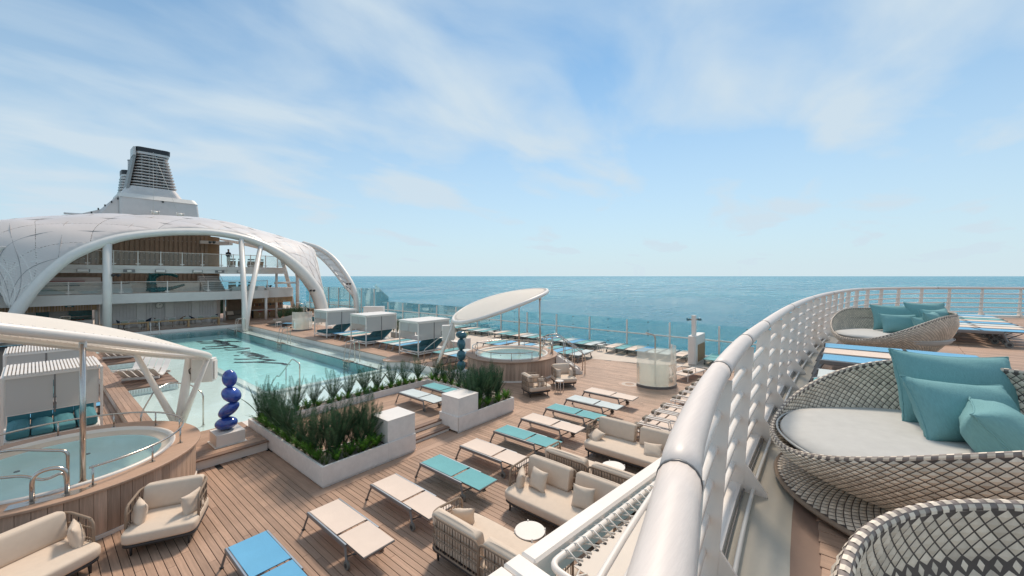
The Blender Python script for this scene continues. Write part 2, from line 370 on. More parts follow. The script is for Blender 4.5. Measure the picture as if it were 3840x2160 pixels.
# ---- terrace inside the planter, platforms, steps
TZ = .27
def boards_x(par, x0, x1, y0, y1, z, w=.118, mat='woodx', ln=2.0, th=.02):
    y = y0
    while y < y1-.03:
        x = x0-(R.random()*ln); ye = min(y+w, y1)
        while x < x1:
            a, b = max(x, x0), min(x+ln, x1)
            if b-a > .05: B().box(a+.002, b-.002, y+.0035, ye-.0035, z-th, z).build('plank', mat, par)
            x += ln
        y += w
ter = struct(B().box(4.52, 10.6, 9.83, 13.4, 0.001, TZ-.02).build('terrace', 'caulk'))
boards_x(ter, 4.56, 10.56, 9.98, 13.33, TZ)
B().box(6.72, 8.3, 9.80, 9.975, TZ-.045, TZ, .004).build('step_nosing', 'woodd', ter)
B().box(6.73, 8.29, 9.815, 9.83, .13, TZ-.046).build('riser', 'white', ter)
st = struct(B().box(6.73, 8.29, 9.46, 9.81, .001, .085).build('entry_step', 'white'))
B().box(6.72, 8.3, 9.43, 9.56, .086, .13, .004).build('step_nosing', 'woodd', st)
boards_x(st, 6.73, 8.29, 9.565, 9.81, .13, w=.12)
def platform(nm, x0, x1):
    p = struct(B().box(x0, x1, 12.26, 14.38, .001, TZ-.03).build(nm, 'white'))
    B().box(x0, x1, 12.16, 12.33, TZ-.028, TZ+.01, .006).build('step_nosing', 'woodd', p)
    boards_x(p, x0, x1, 12.34, 14.40, TZ+.008, th=.03)
    B().box(x0, x1, 12.30, 12.34, .0, .06).build('plinth', 'white2', p)
platform('platform_port', 2.36, 4.165); platform('platform_starboard', 11.0, 12.75)
mt = tag(struct(B().box(6.76, 8.27, 9.03, 9.40, .0015, .006).build('tactile_strip', 'woodx')), 'tan tactile strip of dashes before the terrace steps', 'floor strip')
db = B()
for i in range(26):
    for j in range(6):
        x = 6.80+i*.057+(j % 2)*.028; y = 9.05+j*.058
        db.box(x, x+.034, y, y+.016, .006, .010)
db.build('raised_dash', 'woodd', mt, kind='stuff')
mb = struct(B().box(3.92, 11.2, 8.80, 9.035, .0005, .005).build('margin_board', 'woodx'))
B().box(3.92, 4.165, 9.04, 12.15, .0005, .005).build('margin_plank', 'wood', mb)
# ---- planter
pl = thing('planter', 'U-shaped white planter box around the sunken wooden terrace', 'planter', (0, 0, 0))
PH = .49
pb = B()
for a in [(4.18, 5.88, 9.05, 9.10), (5.88, 6.74, 9.05, 9.075), (4.18, 4.24, 9.10, 13.86), (6.70, 6.74, 9.075, 9.93), (4.24, 10.92, 13.80, 13.86), (10.92, 10.98, 9.10, 13.86),
          (8.30, 8.34, 9.075, 9.93), (8.34, 9.20, 9.05, 9.075), (9.20, 10.98, 9.05, 9.10), (4.58, 10.54, 13.35, 13.41), (4.52, 4.58, 9.93, 13.41), (10.54, 10.60, 9.93, 13.41), (4.58, 6.74, 9.88, 9.93), (8.34, 10.54, 9.88, 9.93)]:
    pb.box(*a, .05, PH, .004)
pb.build('wall', 'plaster', pl)
for a in [(4.21, 6.72, 9.07, 9.09), (4.21, 4.23, 9.1, 13.84), (8.32, 10.95, 9.07, 9.09), (10.93, 10.95, 9.1, 13.84)]: B().box(*a, 0.001, .05).build('plinth', 'white2', pl)
gv = B()
BEDS = [(4.24, 5.88, 9.10, 9.88), (4.24, 4.52, 9.88, 13.80), (4.52, 10.6, 13.41, 13.80), (10.6, 10.92, 9.88, 13.80), (9.20, 10.92, 9.10, 9.88)]
for x0, x1, y0, y1 in BEDS: gv.box(x0, x1, y0, y1, .30, .425)
gv.build('soil', 'gravel', pl)
gv = B()
for x0, x1, y0, y1 in BEDS:
    for k in range(int((x1-x0)*(y1-y0)*420)):
        x = R.uniform(x0+.02, x1-.02); y = R.uniform(y0+.02, y1-.02); r = R.uniform(.008, .018); z = .425
        gv.add([(x-r, y-r*.6, z), (x+r*.8, y-r, z), (x+r, y+r*.7, z), (x-r*.5, y+r, z), (x, y, z+r*1.2)], [(0, 1, 4), (1, 2, 4), (2, 3, 4), (3, 0, 4)])
gv.build('gravel', 'gravel', pl, kind='stuff')
for i, (x0, x1, lab) in enumerate([(5.885, 6.735, 'white square pedestal box left of the terrace steps'), (8.345, 9.195, 'white square pedestal box right of the terrace steps')]):
    t = thing('pedestal_box', lab, 'pedestal', (0, 0, 0), group='pedestals beside the terrace steps')
    B().box(x0, x1, 9.08, 9.875, .44, 1.02, .004).build('body', 'plaster', t)
    B().box(x0-.006, x1+.006, 9.074, 9.881, 1.024, 1.05, .004).build('lid', 'white', t)
# ---- pool
PX0, PX1, PY0, PY1 = 2.42, 12.75, 14.42, 44.3
DX0, DX1, DY0, DY1 = 6.30, 11.45, 18.55, 43.6
pool = struct(B().box(PX0, PX1, PY0, PY1, -.8, -.56).build('pool_basin', 'deep'))
s = B()
s.box(PX0, DX0, PY0, PY1, -.555, -.13); s.box(DX0, PX1, PY0, DY0, -.555, -.13); s.box(DX1, PX1, DY0, PY1, -.555, -.13); s.box(DX0, DX1, DY1, PY1, -.555, -.13)
s.build('shallow_shelf', 'tile', pool)
s = B(); s.box(DX0-.004, DX0+.03, DY0, DY1, -.555, -.05); s.box(DX0, DX1, DY0-.004, DY0+.03, -.555, -.05); s.box(DX1-.03, DX1+.004, DY0, DY1, -.555, -.05); s.box(DX0, DX1, DY1-.03, DY1, -.555, -.05)
s.build('pool_wall', 'deepwall', pool)
s = B(); s.box(DX0-.30, DX0-.006, DY0-.3, DY1, -.128, -.035); s.box(DX0-.006, DX1+.3, DY0-.3, DY0-.006, -.128, -.035)
s.build('pool_lip', 'tile', pool)
s = B(); s.box(DX1+.005, DX1+.05, DY0-.006, DY1, -.127, -.012)
s.build('dark_mosaic_line', 'ink', pool)
s = B().grid(lambda u, v: (DX0+.0+(DX1-DX0)*u, DY0+(DY1-DY0)*v, 0), 6, 24)
struct(s.build('pool_water', 'water'))
s = B()
for a in [(PX0, DX0-.002, PY0, PY1), (DX0-.002, PX1, PY0, DY0-.002), (DX1+.002, PX1, DY0-.002, PY1), (DX0, DX1, DY1+.002, PY1)]:
    s.add([(a[0], a[2], 0), (a[1], a[2], 0), (a[1], a[3], 0), (a[0], a[3], 0)], [(0, 1, 2, 3)])
struct(s.build('shallow_pool_water', 'shallow'))
# near rim of the pool behind the planter
nb = struct(B().box(PX0, PX1, 14.2, 14.415, -1.4, .08).build('pool_near_wall', 'white'))
nb2 = struct(B().box(4.17, 10.99, 13.87, 14.42, .0, TZ).build('planter_back_ledge', 'white'))
# script lettering on the pool floor, traced stroke by stroke: pixel strokes unprojected on z = LZ once, stored as world points
STROKES = [([(8.6, 40.54), (8.71, 40.32), (8.8, 39.91)], 0.3), ([(8.6, 39.4), (9.05, 38.86), (10.06, 38.48), (10.9, 38.33)], 0.2), ([(8.75, 40.06), (9.53, 39.33), (10.31, 38.7), (10.9, 37.6)], 0.18), ([(9.69, 40.37), (9.78, 39.46), (9.88, 38.49), (9.89, 37.25)], 0.42), ([(9.24, 38.12), (9.62, 37.9), (9.89, 36.85)], 0.25), ([(9.22, 37.34), (9.62, 36.79), (9.85, 36.32), (9.98, 35.22)], 0.3), ([(8.36, 37.06), (8.89, 36.71), (9.6, 36.43)], 0.25), ([(8.15, 36.7), (8.11, 35.97), (8.64, 35.68), (9.38, 35.22), (9.91, 35.23)], 0.2), ([(9.2, 35.72), (9.64, 34.9), (10.02, 34.35), (10.26, 33.98), (10.04, 33.72), (9.52, 33.83), (9.1, 34.17), (8.98, 34.59)], 0.22), ([(9.18, 32.76), (9.53, 32.67), (9.97, 32.56)], 0.2), ([(9.19, 31.97), (9.63, 31.9), (9.88, 30.87)], 0.22), ([(9.34, 32.26), (9.7, 31.58), (9.92, 29.85)], 0.25), ([(8.68, 31.54), (8.93, 31.3)], 0.12), ([(9.14, 30.47), (9.32, 29.92), (9.69, 29.98), (9.52, 30.47), (9.23, 30.68)], 0.12), ([(9.23, 31.32), (9.57, 30.62), (9.93, 29.02)], 0.22), ([(8.33, 30.2), (8.67, 29.72), (9.17, 29.33), (9.75, 29.35)], 0.18), ([(8.02, 29.06), (8.36, 28.65), (8.94, 28.12), (9.5, 27.96), (9.88, 27.84)], 0.2), ([(9.4, 29.06), (9.65, 28.38), (9.86, 27.66)], 0.22), ([(8.86, 28.15), (9.4, 27.2), (9.77, 26.51), (9.94, 25.64)], 0.18), ([(9.77, 26.51), (9.78, 25.79)], 0.15)]
lt = thing('pool_lettering', 'dark handwritten script lettering on the pool floor', 'lettering', (0, 0, 0))
for pts, w in STROKES:
    P = spline([(x, y, -.54) for x, y in pts], 4); b = B(); vs = []; fs = []
    for i, p in enumerate(P):
        t = (P[min(i+1, len(P)-1)]-P[max(i-1, 0)]).normalized(); nrm = Vector((-t.y, t.x, 0)); ww = w*(.55+.45*sin(pi*i/(len(P)-1)))+R.uniform(0, .02)
        vs += [p+nrm*ww/2, p-nrm*ww/2, p+nrm*ww/2+Vector((0, 0, .012)), p-nrm*ww/2+Vector((0, 0, .012))]
    for i in range(len(P)-1):
        a = i*4; c = a+4; fs += [(a+2, a+3, c+3, c+2), (a, a+2, c+2, c), (a+3, a+1, c+1, c+3)]
    b.add(vs, fs); b.build('stroke', 'ink', lt)
# ---- raised decks round the pool
rd = struct(B().box(12.76, 16.95, 16.9, 44.3, 0.001, .245).build('pool_side_deck', 'white'))
boards_y = B()
x = 13.36
while x < 16.9:
    y = 16.9-R.random()*2
    while y < 44.2:
        boards_y.box(x+.003, x+.115, max(y, 16.92)+.003, min(y+2.4, 44.25)-.003, .246, .272); y += 2.4
    x += .118
boards_y.build('plank_field', 'wood', rd, kind='stuff')
y = 16.9
while y < 44.2:
    B().box(12.70, 13.35, y+.003, min(y+2.6, 44.3)-.003, .247, .29, .006).build('coping_board', 'woodx', rd); y += 2.6
tb = B().prism([(12.71, 17.9), (12.3, 18.2), (12.02, 18.6), (12.0, 18.95), (12.15, 19.25), (12.71, 19.5)], .247, .29); tb.build('coping_tongue', 'woodx', rd)
B().prism([(12.74, 18.0), (12.38, 18.25), (12.12, 18.6), (12.10, 18.93), (12.24, 19.2), (12.74, 19.42)], -.12, .246).build('tongue_wall', 'white', rd)
B().box(12.1, 12.35, 18.8, 18.9, .291, .297).build('depth_marker', 'white', rd)
ld = struct(B().box(1.92, 2.40, 15.3, 44.3, .001, .25).build('port_walkway', 'white'))
y = 15.3
while y < 44:
    for k in range(4): B().box(1.90+k*.13, 1.90+k*.13+.124, y+.003, y+2.6-.003, .251, .285).build('plank', 'wood', ld)
    y += 2.6
bd = struct(B().box(-9, 25.55, 44.31, 70, .001, .25).build('bar_deck', 'lightdeck'))
B().box(-9, 13.3, 44.25, 44.55, .2505, .30, .006).build('coping_board', 'woodd', bd)
B().box(12.0, 25.4, 44.6, 60, .2505, .258).build('floor_finish', 'woodx', bd)
fw = struct(B().box(PX0, PX1, 44.1, 44.3, -.12, .24).build('pool_far_wall', 'white'))
B().box(PX0, PX1, 44.0, 44.099, -.12, .05).build('far_ledge', 'white2', fw)
rs = struct(B().box(12.751, 12.78, 14.42, 44.2, -.13, .246).build('pool_side_wall', 'white'))
# ================================================================ plants
def frond_mesh(seed, L, n, droop, wid):
    q = random.Random(seed); b = B(); pts = []
    for i in range(9):
        t = i/8; pts.append(Vector((L*(.10*t+droop*t*t), 0, L*t*(1-.30*droop*t))))
    b.tube(pts, .005, 4, rs=[.006*(1-.8*i/8) for i in range(9)], caps=False)
    for k in range(n):
        t = .16+.84*k/(n-1); i = min(int(t*8), 7); p = pts[i].lerp(pts[i+1], t*8-i); tg = (pts[i+1]-pts[i]).normalized()
        ll = wid*(sin(pi*min(1, (t-.06)/1.0))**.6)*q.uniform(.85, 1.1)
        for sgn in (-1, 1):
            d = (Vector((0, sgn, 0))*.80+tg*.72+Vector((.12, 0, .10*q.random()))).normalized(); w = .0095
            tip = p+d*ll+Vector((0, 0, -ll*.12)); mid = p+d*ll*.45; sd = tg*w
            b.add([p, mid-sd, tip, mid+sd], [(0, 1, 2), (0, 2, 3)])
    return b
PAL = [frond_mesh(1, 1.14, 28, .05, .20), frond_mesh(2, 1.0, 26, .12, .20), frond_mesh(3, .78, 22, .30, .19)]
PALM = []
for i, b in enumerate(PAL):
    me = bpy.data.meshes.new('frond'); me.from_pydata(b.v, [], b.f); me.materials.append(M['palm']); PALM.append(me)
def tuft(seed, n, L, w, spread, jag, mat):
    q = random.Random(seed); b = B()
    for k in range(n):
        a = 2*pi*k/n+q.uniform(-.3, .3); sp = spread*q.uniform(.35, 1); l = L*q.uniform(.7, 1.1); d = Vector((cos(a), sin(a), 0)); sd = Vector((-sin(a), cos(a), 0))
        m = 7; base = []
        for i in range(m):
            t = i/(m-1); c = d*(sp*l*(t*.75+.35*t*t))+Vector((0, 0, l*t*(1-.38*sp*t))); base.append(c)
        if jag:
            for i in range(1, m):
                t = i/(m-1); ww = w*sin(pi*min(1, t*.9+.08))**.7
                for sgn in (-1, 1):
                    p0 = base[i-1]; p1 = base[i]; tip = p1.lerp(p0, .1)+sd*sgn*ww+(p1-p0)*.8-Vector((0, 0, ww*.2))
                    b.add([p0, p1, tip], [(0, 1, 2) if sgn > 0 else (0, 2, 1)])
        else:
            vs = []
            for i in range(m):
                t = i/(m-1); ww = w*(1-t)**.6; vs += [base[i]-sd*ww, base[i]+sd*ww]
            b.add(vs, [(2*i, 2*i+1, 2*i+3, 2*i+2) for i in range(m-1)])
    me = bpy.data.meshes.new('foliage'); me.from_pydata(b.v, [], b.f); me.materials.append(M[mat]); return me
FERN = [tuft(20+i, 15, .46, .075, .85, True, 'fern') for i in range(3)]
GRAS = [tuft(40+i, 22, .36, .008, .9, False, 'grass') for i in range(2)]
stemb = B()
for k in range(5): stemb.tube([(0.03*cos(k*1.3), .03*sin(k*1.3), -.02), (.045*cos(k*1.3), .045*sin(k*1.3), .30)], .006, 5)
STEM = bpy.data.meshes.new('stem'); STEM.from_pydata(stemb.v, [], stemb.f); STEM.materials.append(M['stemm'])
def palm(x, y, s, label, group, ex=0):
    t = thing('palm_plant', label, 'palm', (x, y, .42), R.uniform(0, 6.28), group)
    inst('stem', STEM, t)
    n = R.choice([9, 10, 11])+ex
    for k in range(n):
        c = 0 if k < 4 else (1 if k < 7 else 2)
        o = inst('frond', PALM[c], t, (0, 0, R.uniform(0, .05)), (0, R.uniform(-.02, .12)+(.04 if c else 0), 2*pi*k/n*2.6+R.uniform(-.4, .4))); z = s*R.uniform(.75, 1.12); o.scale = (z, z, z)
    return t
def tuftp(kind, x, y, s, label, group):
    t = thing(kind+'_plant', label, kind, (x, y, .42), R.uniform(0, 6.28), group)
    f = inst('foliage', (FERN[R.randrange(3)] if kind == 'fern' else GRAS[R.randrange(2)]), t); s *= 1.05 if kind == 'fern' else 1.; f.scale = (s, s, s*R.uniform(.9, 1.15))
G1, G2, G3 = 'palms in the terrace planter', 'ferns in the terrace planter', 'grasses in the terrace planter'
LP = {'fl': 'dark green palm in the front left corner bed of the white planter', 'fr': 'dark green palm in the front right corner bed of the white planter',
      'l': 'dark green palm in the narrow left bed of the white planter', 'b': 'small dark palm in the narrow back bed beside the pool', 'r': 'small dark palm in the narrow right bed nearest the round hot tub'}
def spread(n, x0, x1, y0, y1, mn):
    out = []
    for k in range(n*60):
        p = (R.uniform(x0, x1), R.uniform(y0, y1))
        if all((p[0]-q[0])**2+(p[1]-q[1])**2 > mn*mn for q in out): out.append(p)
        if len(out) == n: break
    return out
GL = {'fl': 'palms in the front left bed', 'fr': 'palms in the front right bed', 'l': 'palms in the left bed', 'b': 'palms in the back bed', 'r': 'palms in the right bed'}
def row(n): return [ORD[i] if i < 20 else 'twenty-'+ORD[i-20] for i in range(n)]
for k, (x, y) in enumerate(sorted(spread(11, 4.42, 5.74, 9.36, 9.84, .20))): palm(x, y, R.uniform(.95, 1.15), 'dark palm in the front left bed of the white planter, %s from its left corner' % ORD[k], GL['fl'])
for k in range(11): palm(4.38+R.uniform(-.05, .05), 9.98+k*.345+R.uniform(-.06, .06), R.uniform(.92, 1.12), 'dark palm in the narrow left planter bed, %s back from the front corner' % ORD[k], GL['l'])
for k in range(10): palm(4.85+k*.60+R.uniform(-.06, .06), 13.68+R.uniform(-.05, .05), R.uniform(.78, .98), 'dark palm in the back planter bed beside the pool, %s from the left' % ORD[k], GL['b'], 4)
for k in range(7): palm(10.78+R.uniform(-.05, .05), 10.15+k*.50, R.uniform(.8, 1.0), 'dark palm in the right planter bed, %s back from the front' % ORD[k], GL['r'], 3)
for k, (x, y) in enumerate(sorted(spread(10, 9.42, 10.78, 9.36, 9.86, .21))): palm(x, y, R.uniform(.95, 1.12), 'dark palm in the front right bed of the white planter, %s from the pedestal' % ORD[k], GL['fr'])
for k, (x, y) in enumerate([(4.62, 9.24), (4.98, 9.28), (5.28, 9.22), (5.66, 9.26), (5.76, 9.62)]): tuftp('fern', x, y, R.uniform(.8, 1.02), 'bright green fern in the front left bed, %s from the left corner' % ORD[k], 'ferns front left')
for k in range(10): tuftp('fern', 4.33+R.uniform(-.03, .08), 9.6+k*.40, R.uniform(.75, 1), 'bright green fern in the narrow left planter bed, %s back from the front corner' % ORD[k], 'ferns in the left bed')
for k in range(17): tuftp('fern', 4.75+k*.345, 13.52+R.uniform(-.04, .05), R.uniform(.66, .92), 'bright green fern in the back planter bed, %s from the left' % ORD[k], 'ferns in the back bed')
for k in range(9): tuftp('fern', 10.72+R.uniform(-.03, .06), 10.1+k*.40, R.uniform(.66, .9), 'bright green fern in the right planter bed, %s back from the front' % ORD[k], 'ferns in the right bed')
for k, x in enumerate([9.42, 9.85, 10.35, 10.75]): tuftp('fern', x, 9.25+R.uniform(-.03, .06), R.uniform(.75, .98), 'bright green fern in the front right bed, %s from the pedestal' % ORD[k], 'ferns front right')
for k, (x, y) in enumerate([(4.35, 9.2), (4.8, 9.17), (5.14, 9.18), (5.45, 9.17), (5.6, 9.3), (4.32, 9.35), (4.3, 9.75), (4.3, 10.2), (4.3, 10.7), (4.3, 11.3), (4.3, 12), (4.3, 12.8)]): tuftp('grass', x, y, R.uniform(.8, 1.1), ('olive grass tuft at the front edge of the left bed, %s from the corner' % ORD[k]) if k < 5 else ('olive grass tuft in the narrow left bed, %s back from the corner' % ORD[k-5]), 'grass tufts left')
for k in range(15): tuftp('grass', 4.9+k*.38, 13.47, R.uniform(.6, .9), 'olive grass tuft along the back wall of the terrace, %s from the left' % ORD[k], 'grass tufts back')
for k, x in enumerate([9.32, 9.6, 10.1, 10.55, 10.85]): tuftp('grass', x, 9.17, R.uniform(.8, 1.05), 'olive grass tuft at the front right planter edge, %s from the pedestal' % ORD[k], 'grass tufts right')
# ================================================================ sun loungers
# local: length along Y, foot end at +Y, head end (wheels) at -Y
def lounger(fab, frame='greym'):
    t = thing('sun_lounger', 'x', 'sun lounger')
    W, Lh = .30, .96
    for sx in (-1, 1):
        B().box(sx*W-.021, sx*W+.021, -.46, Lh+.02, .300, .365, .008).build('side_rail', frame, t)
        B().tube([(sx*W, Lh-.03, .33), (sx*(W+.012), Lh+.06, .17), (sx*(W+.03), Lh+.12, .012)], .025, 4, smooth=False).build('leg', frame, t)
        B().box(sx*(W+.03)-.025, sx*(W+.03)+.025, Lh+.09, Lh+.15, 0, .014).build('foot', 'darkm', t)
        B().tube([(sx*W, -.44, .335), (sx*(W+.012), -.49, .18), (sx*(W+.02), -.53, .075)], .025, 4, smooth=False).build('wheel_leg', frame, t)
        wh = B().tube([(sx*(W+.022)-.02, -.53, .07), (sx*(W+.022)+.02, -.53, .07)], .07, 16, smooth=False).build('wheel', 'rubber', t)
        B().tube([(sx*(W+.022)-.024, -.53, .07), (sx*(W+.022)+.024, -.53, .07)], .038, 10).build('hub', 'darkm', wh)
        B().box(sx*W-.012, sx*W+.012, -.46, Lh, .3652, .369).build('track', 'alum', t)
        B().tube([(sx*(W-.02), -.49, .19), (sx*(W-.02), -.75, .33)], .009, 5).build('brace', 'darkm', t)
    B().tube([(-W, Lh-.03, .32), (W, Lh-.03, .32)], .016, 6).build('crossbar', frame, t)
    B().tube([(-W, -.49, .17), (W, -.49, .17)], .012, 6).build('crossbar', frame, t)
    def sling(y0, y1, sag, z0, z1):
        b = B(); n = 7
        for z, fl in ((0, 1), (-.012, -1)):
            vs = []
            for i in range(n):
                for j in range(5):
                    u = -1+2*i/(n-1); v = j/4
                    vs.append((u*(W-.022), y0+(y1-y0)*v, z0+(z1-z0)*v+z-sag*(1-u*u)*sin(pi*v)**.5))
            fs = []
            for i in range(n-1):
                for j in range(4):
                    q = (i*5+j, (i+1)*5+j, (i+1)*5+j+1, i*5+j+1); fs.append(q if fl > 0 else q[::-1])
            b.add(vs, fs, True)
        return b
    sling(-.10, Lh-.01, .018, .378, .372).build('seat_sling', fab, t)
    sb = sling(-.97, -.155, .015, .372, .376).build('back_sling', fab, t)
    for sx in (-1, 1): B().box(sx*(W-.03)-.012, sx*(W-.03)+.012, -.975, -.15, .345, .366).build('back_frame', frame, sb)
    B().box(-W+.02, W-.02, -.985, -.955, .345, .366).build('head_bar', frame, sb)
    return t
LG = {}
LCOL = {'cream': 'cream', 'teal': 'teal', 'bluef': 'bright blue', 'pale': 'pale grey-white'}
def put_lounger(fab, x, y, z, rz, label, group):
    if fab not in LG:
        LG[fab] = lounger(fab); o = LG[fab]; o.location = (x, y, z); o.rotation_euler = (0, 0, rz); o['label'] = label; o['group'] = group
    else: o = dup(LG[fab], (x+R.uniform(-.02, .02), y+R.uniform(-.025, .025), z), rz+radians(R.uniform(-1.1, 1.1)), label, group)
    return o
row = ['bluef', 'cream', 'cream', 'teal', 'cream', 'teal', 'cream', 'teal', 'pale', 'cream']
for i, f in enumerate(row):
    if i == 0: lab = 'bright blue sun lounger at the near end of the row before the planter'
    elif i == 9: lab = 'cream sun lounger at the far end of the row, nearest the curved shower screen'
    else: lab = LCOL[f]+' sun lounger, '+ORD[i]+' of the row before the planter counting from the bright blue one'.replace('counting from', 'after')
    put_lounger(f, 2.325+1.292*i, 6.79, 0, 0, lab, 'row of sun loungers on the main deck')
put_lounger('pale', 8.70, 11.33, TZ+.002, 0, 'pale white sun lounger on the planted terrace behind the pedestal', 'loungers on the terrace')
put_lounger('teal', 9.75, 11.38, TZ+.002, 0, 'teal sun lounger on the planted terrace against its right wall', 'loungers on the terrace')
# pool side, between the white cabanas
for seq, y0, tx in ((['bluef', 'pale', 'teal'], 15.65, 'nearest the near white cabana, before the handrail'), (['bluef', 'pale', 'teal', 'cream'], 20.62, 'between the near and the middle white cabana'), (['cream', 'teal', 'pale', 'bluef'], 26.35, 'between the middle and the far white cabana')):
    for k, f in enumerate(seq):
        zz = .275 if y0+k*.72 > 17.2 else .275
        put_lounger(f, 14.95, y0+k*.70, .275, pi/2, LCOL[f]+' sun lounger '+tx, 'pool side loungers')
# row along the glass windscreen
seqs = [('cream', 4.2), ('pale', 4.9), ('teal', 5.55), ('cream', 7.15), ('pale', 7.9), ('pale', 8.6), ('bluef', 9.28), ('cream', 9.96), ('teal', 10.63), ('cream', 11.33),
        ('pale', 12.75), ('teal', 13.42), ('bluef', 14.08), ('pale', 14.75), ('teal', 15.42), ('bluef', 16.1), ('teal', 17.4), ('pale', 18.1), ('cream', 18.8), ('teal', 19.5), ('teal', 20.2), ('cream', 20.9), ('teal', 22.3), ('pale', 23.0), ('teal', 23.7), ('cream', 24.4), ('teal', 25.8), ('pale', 26.5), ('cream', 27.2)]
for k, (f, y) in enumerate(seqs):
    lab = LCOL[f]+' sun lounger by the glass windscreen, '+(ORD[k] if k < 20 else 'twenty-'+ORD[k-20])+' from the near end'
    put_lounger(f, 23.85, y, .006, -pi/2, lab, 'sun loungers along the windscreen')
# second row facing it, behind the hot tub
for k, (f, y) in enumerate([('pale', 11.7), ('teal', 12.4), ('bluef', 13.1), ('teal', 13.8), ('pale', 14.9), ('bluef', 15.6), ('pale', 16.3), ('bluef', 17.3), ('teal', 18.0), ('cream', 18.7)]):
    put_lounger(f, 20.35-(.3 if k > 3 else 0), y, .012, pi/2, LCOL[f]+' sun lounger behind the starboard hot tub, '+ORD[k]+' from its stairs', 'sun loungers behind the hot tub')
# ================================================================ rope sofas and armchairs
# local: faces -Y, width along X, back at +Y
def cushion(b, x0, x1, y0, y1, z0, z1, r=.06, puff=.02, n=9, front=0.):
    # superelliptic slab with a puffed top; front corners rounder
    cxm, cym = (x0+x1)/2, (y0+y1)/2; hx, hy = (x1-x0)/2, (y1-y0)/2; h = z1-z0
    r = min(r, h*.48, hx*.9, hy*.9); rows = [(r, z0, 0.)]
    for k in range(4): p = pi/2*k/3; rows.append((r*(1-sin(p)), z0+r*(1-cos(p)), 1.))
    for k in range(5): p = pi/2*k/4; rows.append((r*(1-cos(p)), z1-r*(1-sin(p)), 1.))
    for k in (.93, .8, .6, .35, .0): rows.append((r, z1+puff*(1-k**2.5), k))
    nr = len(rows)
    def fn(u, v):
        a = 2*pi*(u+.0125); e = .13 if sin(a) > 0 else .13+front
        gx = math.copysign(abs(cos(a))**e, cos(a)); gy = math.copysign(abs(sin(a))**e, sin(a))
        ins, z, k = rows[round(v*(nr-1))]
        return Vector((cxm+gx*(hx-ins)*k, cym+gy*(hy-ins)*k, z))
    return b.grid(fn, 40, nr, cu=True)
def pillow_mesh(w, h, d, seed=0, plump=1.):
    q = random.Random(seed); b = B(); n = 19
    ph = q.uniform(0, 6); p2 = q.uniform(0, 6); sag = q.uniform(.02, .06)
    for sgn in (1, -1):
        vs = []
        for i in range(n):
            for j in range(n):
                u = sin((i/(n-1)-.5)*pi); v = sin((j/(n-1)-.5)*pi)
                e = max(0., (1-abs(u)**3.2)*(1-abs(v)**3.2)); co = abs(u*v)
                p1 = 1-.085*(1-u*u)*abs(v)**6; p3 = 1-.085*(1-v*v)*abs(u)**6
                wr = .012*sin(16*u*(.4+co)+ph)*co*e**.3+.010*sin(9*v+5*u+p2)*e*(1-e)*2+.006*sin(21*(u+v)+ph)*co
                z = sgn*(d/2*e**.62*plump*(1-.12*v)+wr)
                vs.append((u*w/2*p3, v*h/2*p1-sag*h*(1-u*u)*(v > .5)*(v-.5)*1.2, z))
        fs = []
        for i in range(n-1):
            for j in range(n-1):
                k = (i*n+j, (i+1)*n+j, (i+1)*n+j+1, i*n+j+1); fs.append(k if sgn > 0 else k[::-1])
        b.add(vs, fs, True)
        if sgn > 0: b.edge = [vs[i*n] for i in range(n)]+[vs[(n-1)*n+j] for j in range(1, n)]+[vs[i*n+n-1] for i in range(n-2, -1, -1)]+[vs[j] for j in range(n-2, 0, -1)]
    return b
def seatpiece(t, x0, x1, left, right, slat_me):
    """one rope backed module between x0 and x1; side arms where asked"""
    yb, yf, zt = .48, -.28, .80
    pts = []
    if left: pts += [(x0, yf, .26), (x0, yf, zt-.10), (x0, yf+.07, zt-.02), (x0, yb-.18, zt), (x0+.05, yb-.05, zt), (x0+.18, yb, zt)]
    else: pts += [(x0, yb, .26), (x0, yb, zt-.08), (x0+.03, yb, zt-.02), (x0+.10, yb, zt)]
    if right: pts += [(x1-.18, yb, zt), (x1-.05, yb-.05, zt), (x1, yb-.18, zt), (x1, yf+.07, zt-.02), (x1, yf, zt-.10), (x1, yf, .26)]
    else: pts += [(x1-.10, yb, zt), (x1-.03, yb, zt-.02), (x1, yb, zt-.08), (x1, yb, .26)]
    bf = B().tube(fillet(pts, .05, 3), .021, 8).build('back_frame', 'rope', t)
    lo = []
    if left: lo += [(x0, yf, 0), (x0, yb-.18, 0), (x0+.05, yb-.05, 0), (x0+.18, yb, 0)]
    else: lo += [(x0, yb, 0), (x0+.1, yb, 0)]
    if right: lo += [(x1-.18, yb, 0), (x1-.05, yb-.05, 0), (x1, yb-.18, 0), (x1, yf, 0)]
    else: lo += [(x1-.1, yb, 0), (x1, yb, 0)]
    for z in (.27, .45, .63): B().tube([(p[0], p[1], z) for p in lo], .015, 6).build('back_rail', 'rope', bf)
    path = [Vector(p) for p in lo]; tot = sum((path[i+1]-path[i]).length for i in range(len(path)-1)); n = int(tot/.062); d = tot/n
    for k in range(1, n):
        s = k*d
        for i in range(len(path)-1):
            l = (path[i+1]-path[i]).length
            if s <= l: p = path[i].lerp(path[i+1], s/l); break
            s -= l
        inst('slat', slat_me[k % 3 == 0], bf, (p.x, p.y, .27))
SL = []
for mt in ('rope', 'darkm'):
    b = B().tube([(0, 0, 0), (0, 0, .53)], .007, 5); me = bpy.data.meshes.new('slat'); me.from_pydata(b.v, [], b.f); me.materials.append(M[mt]); SL.append(me)
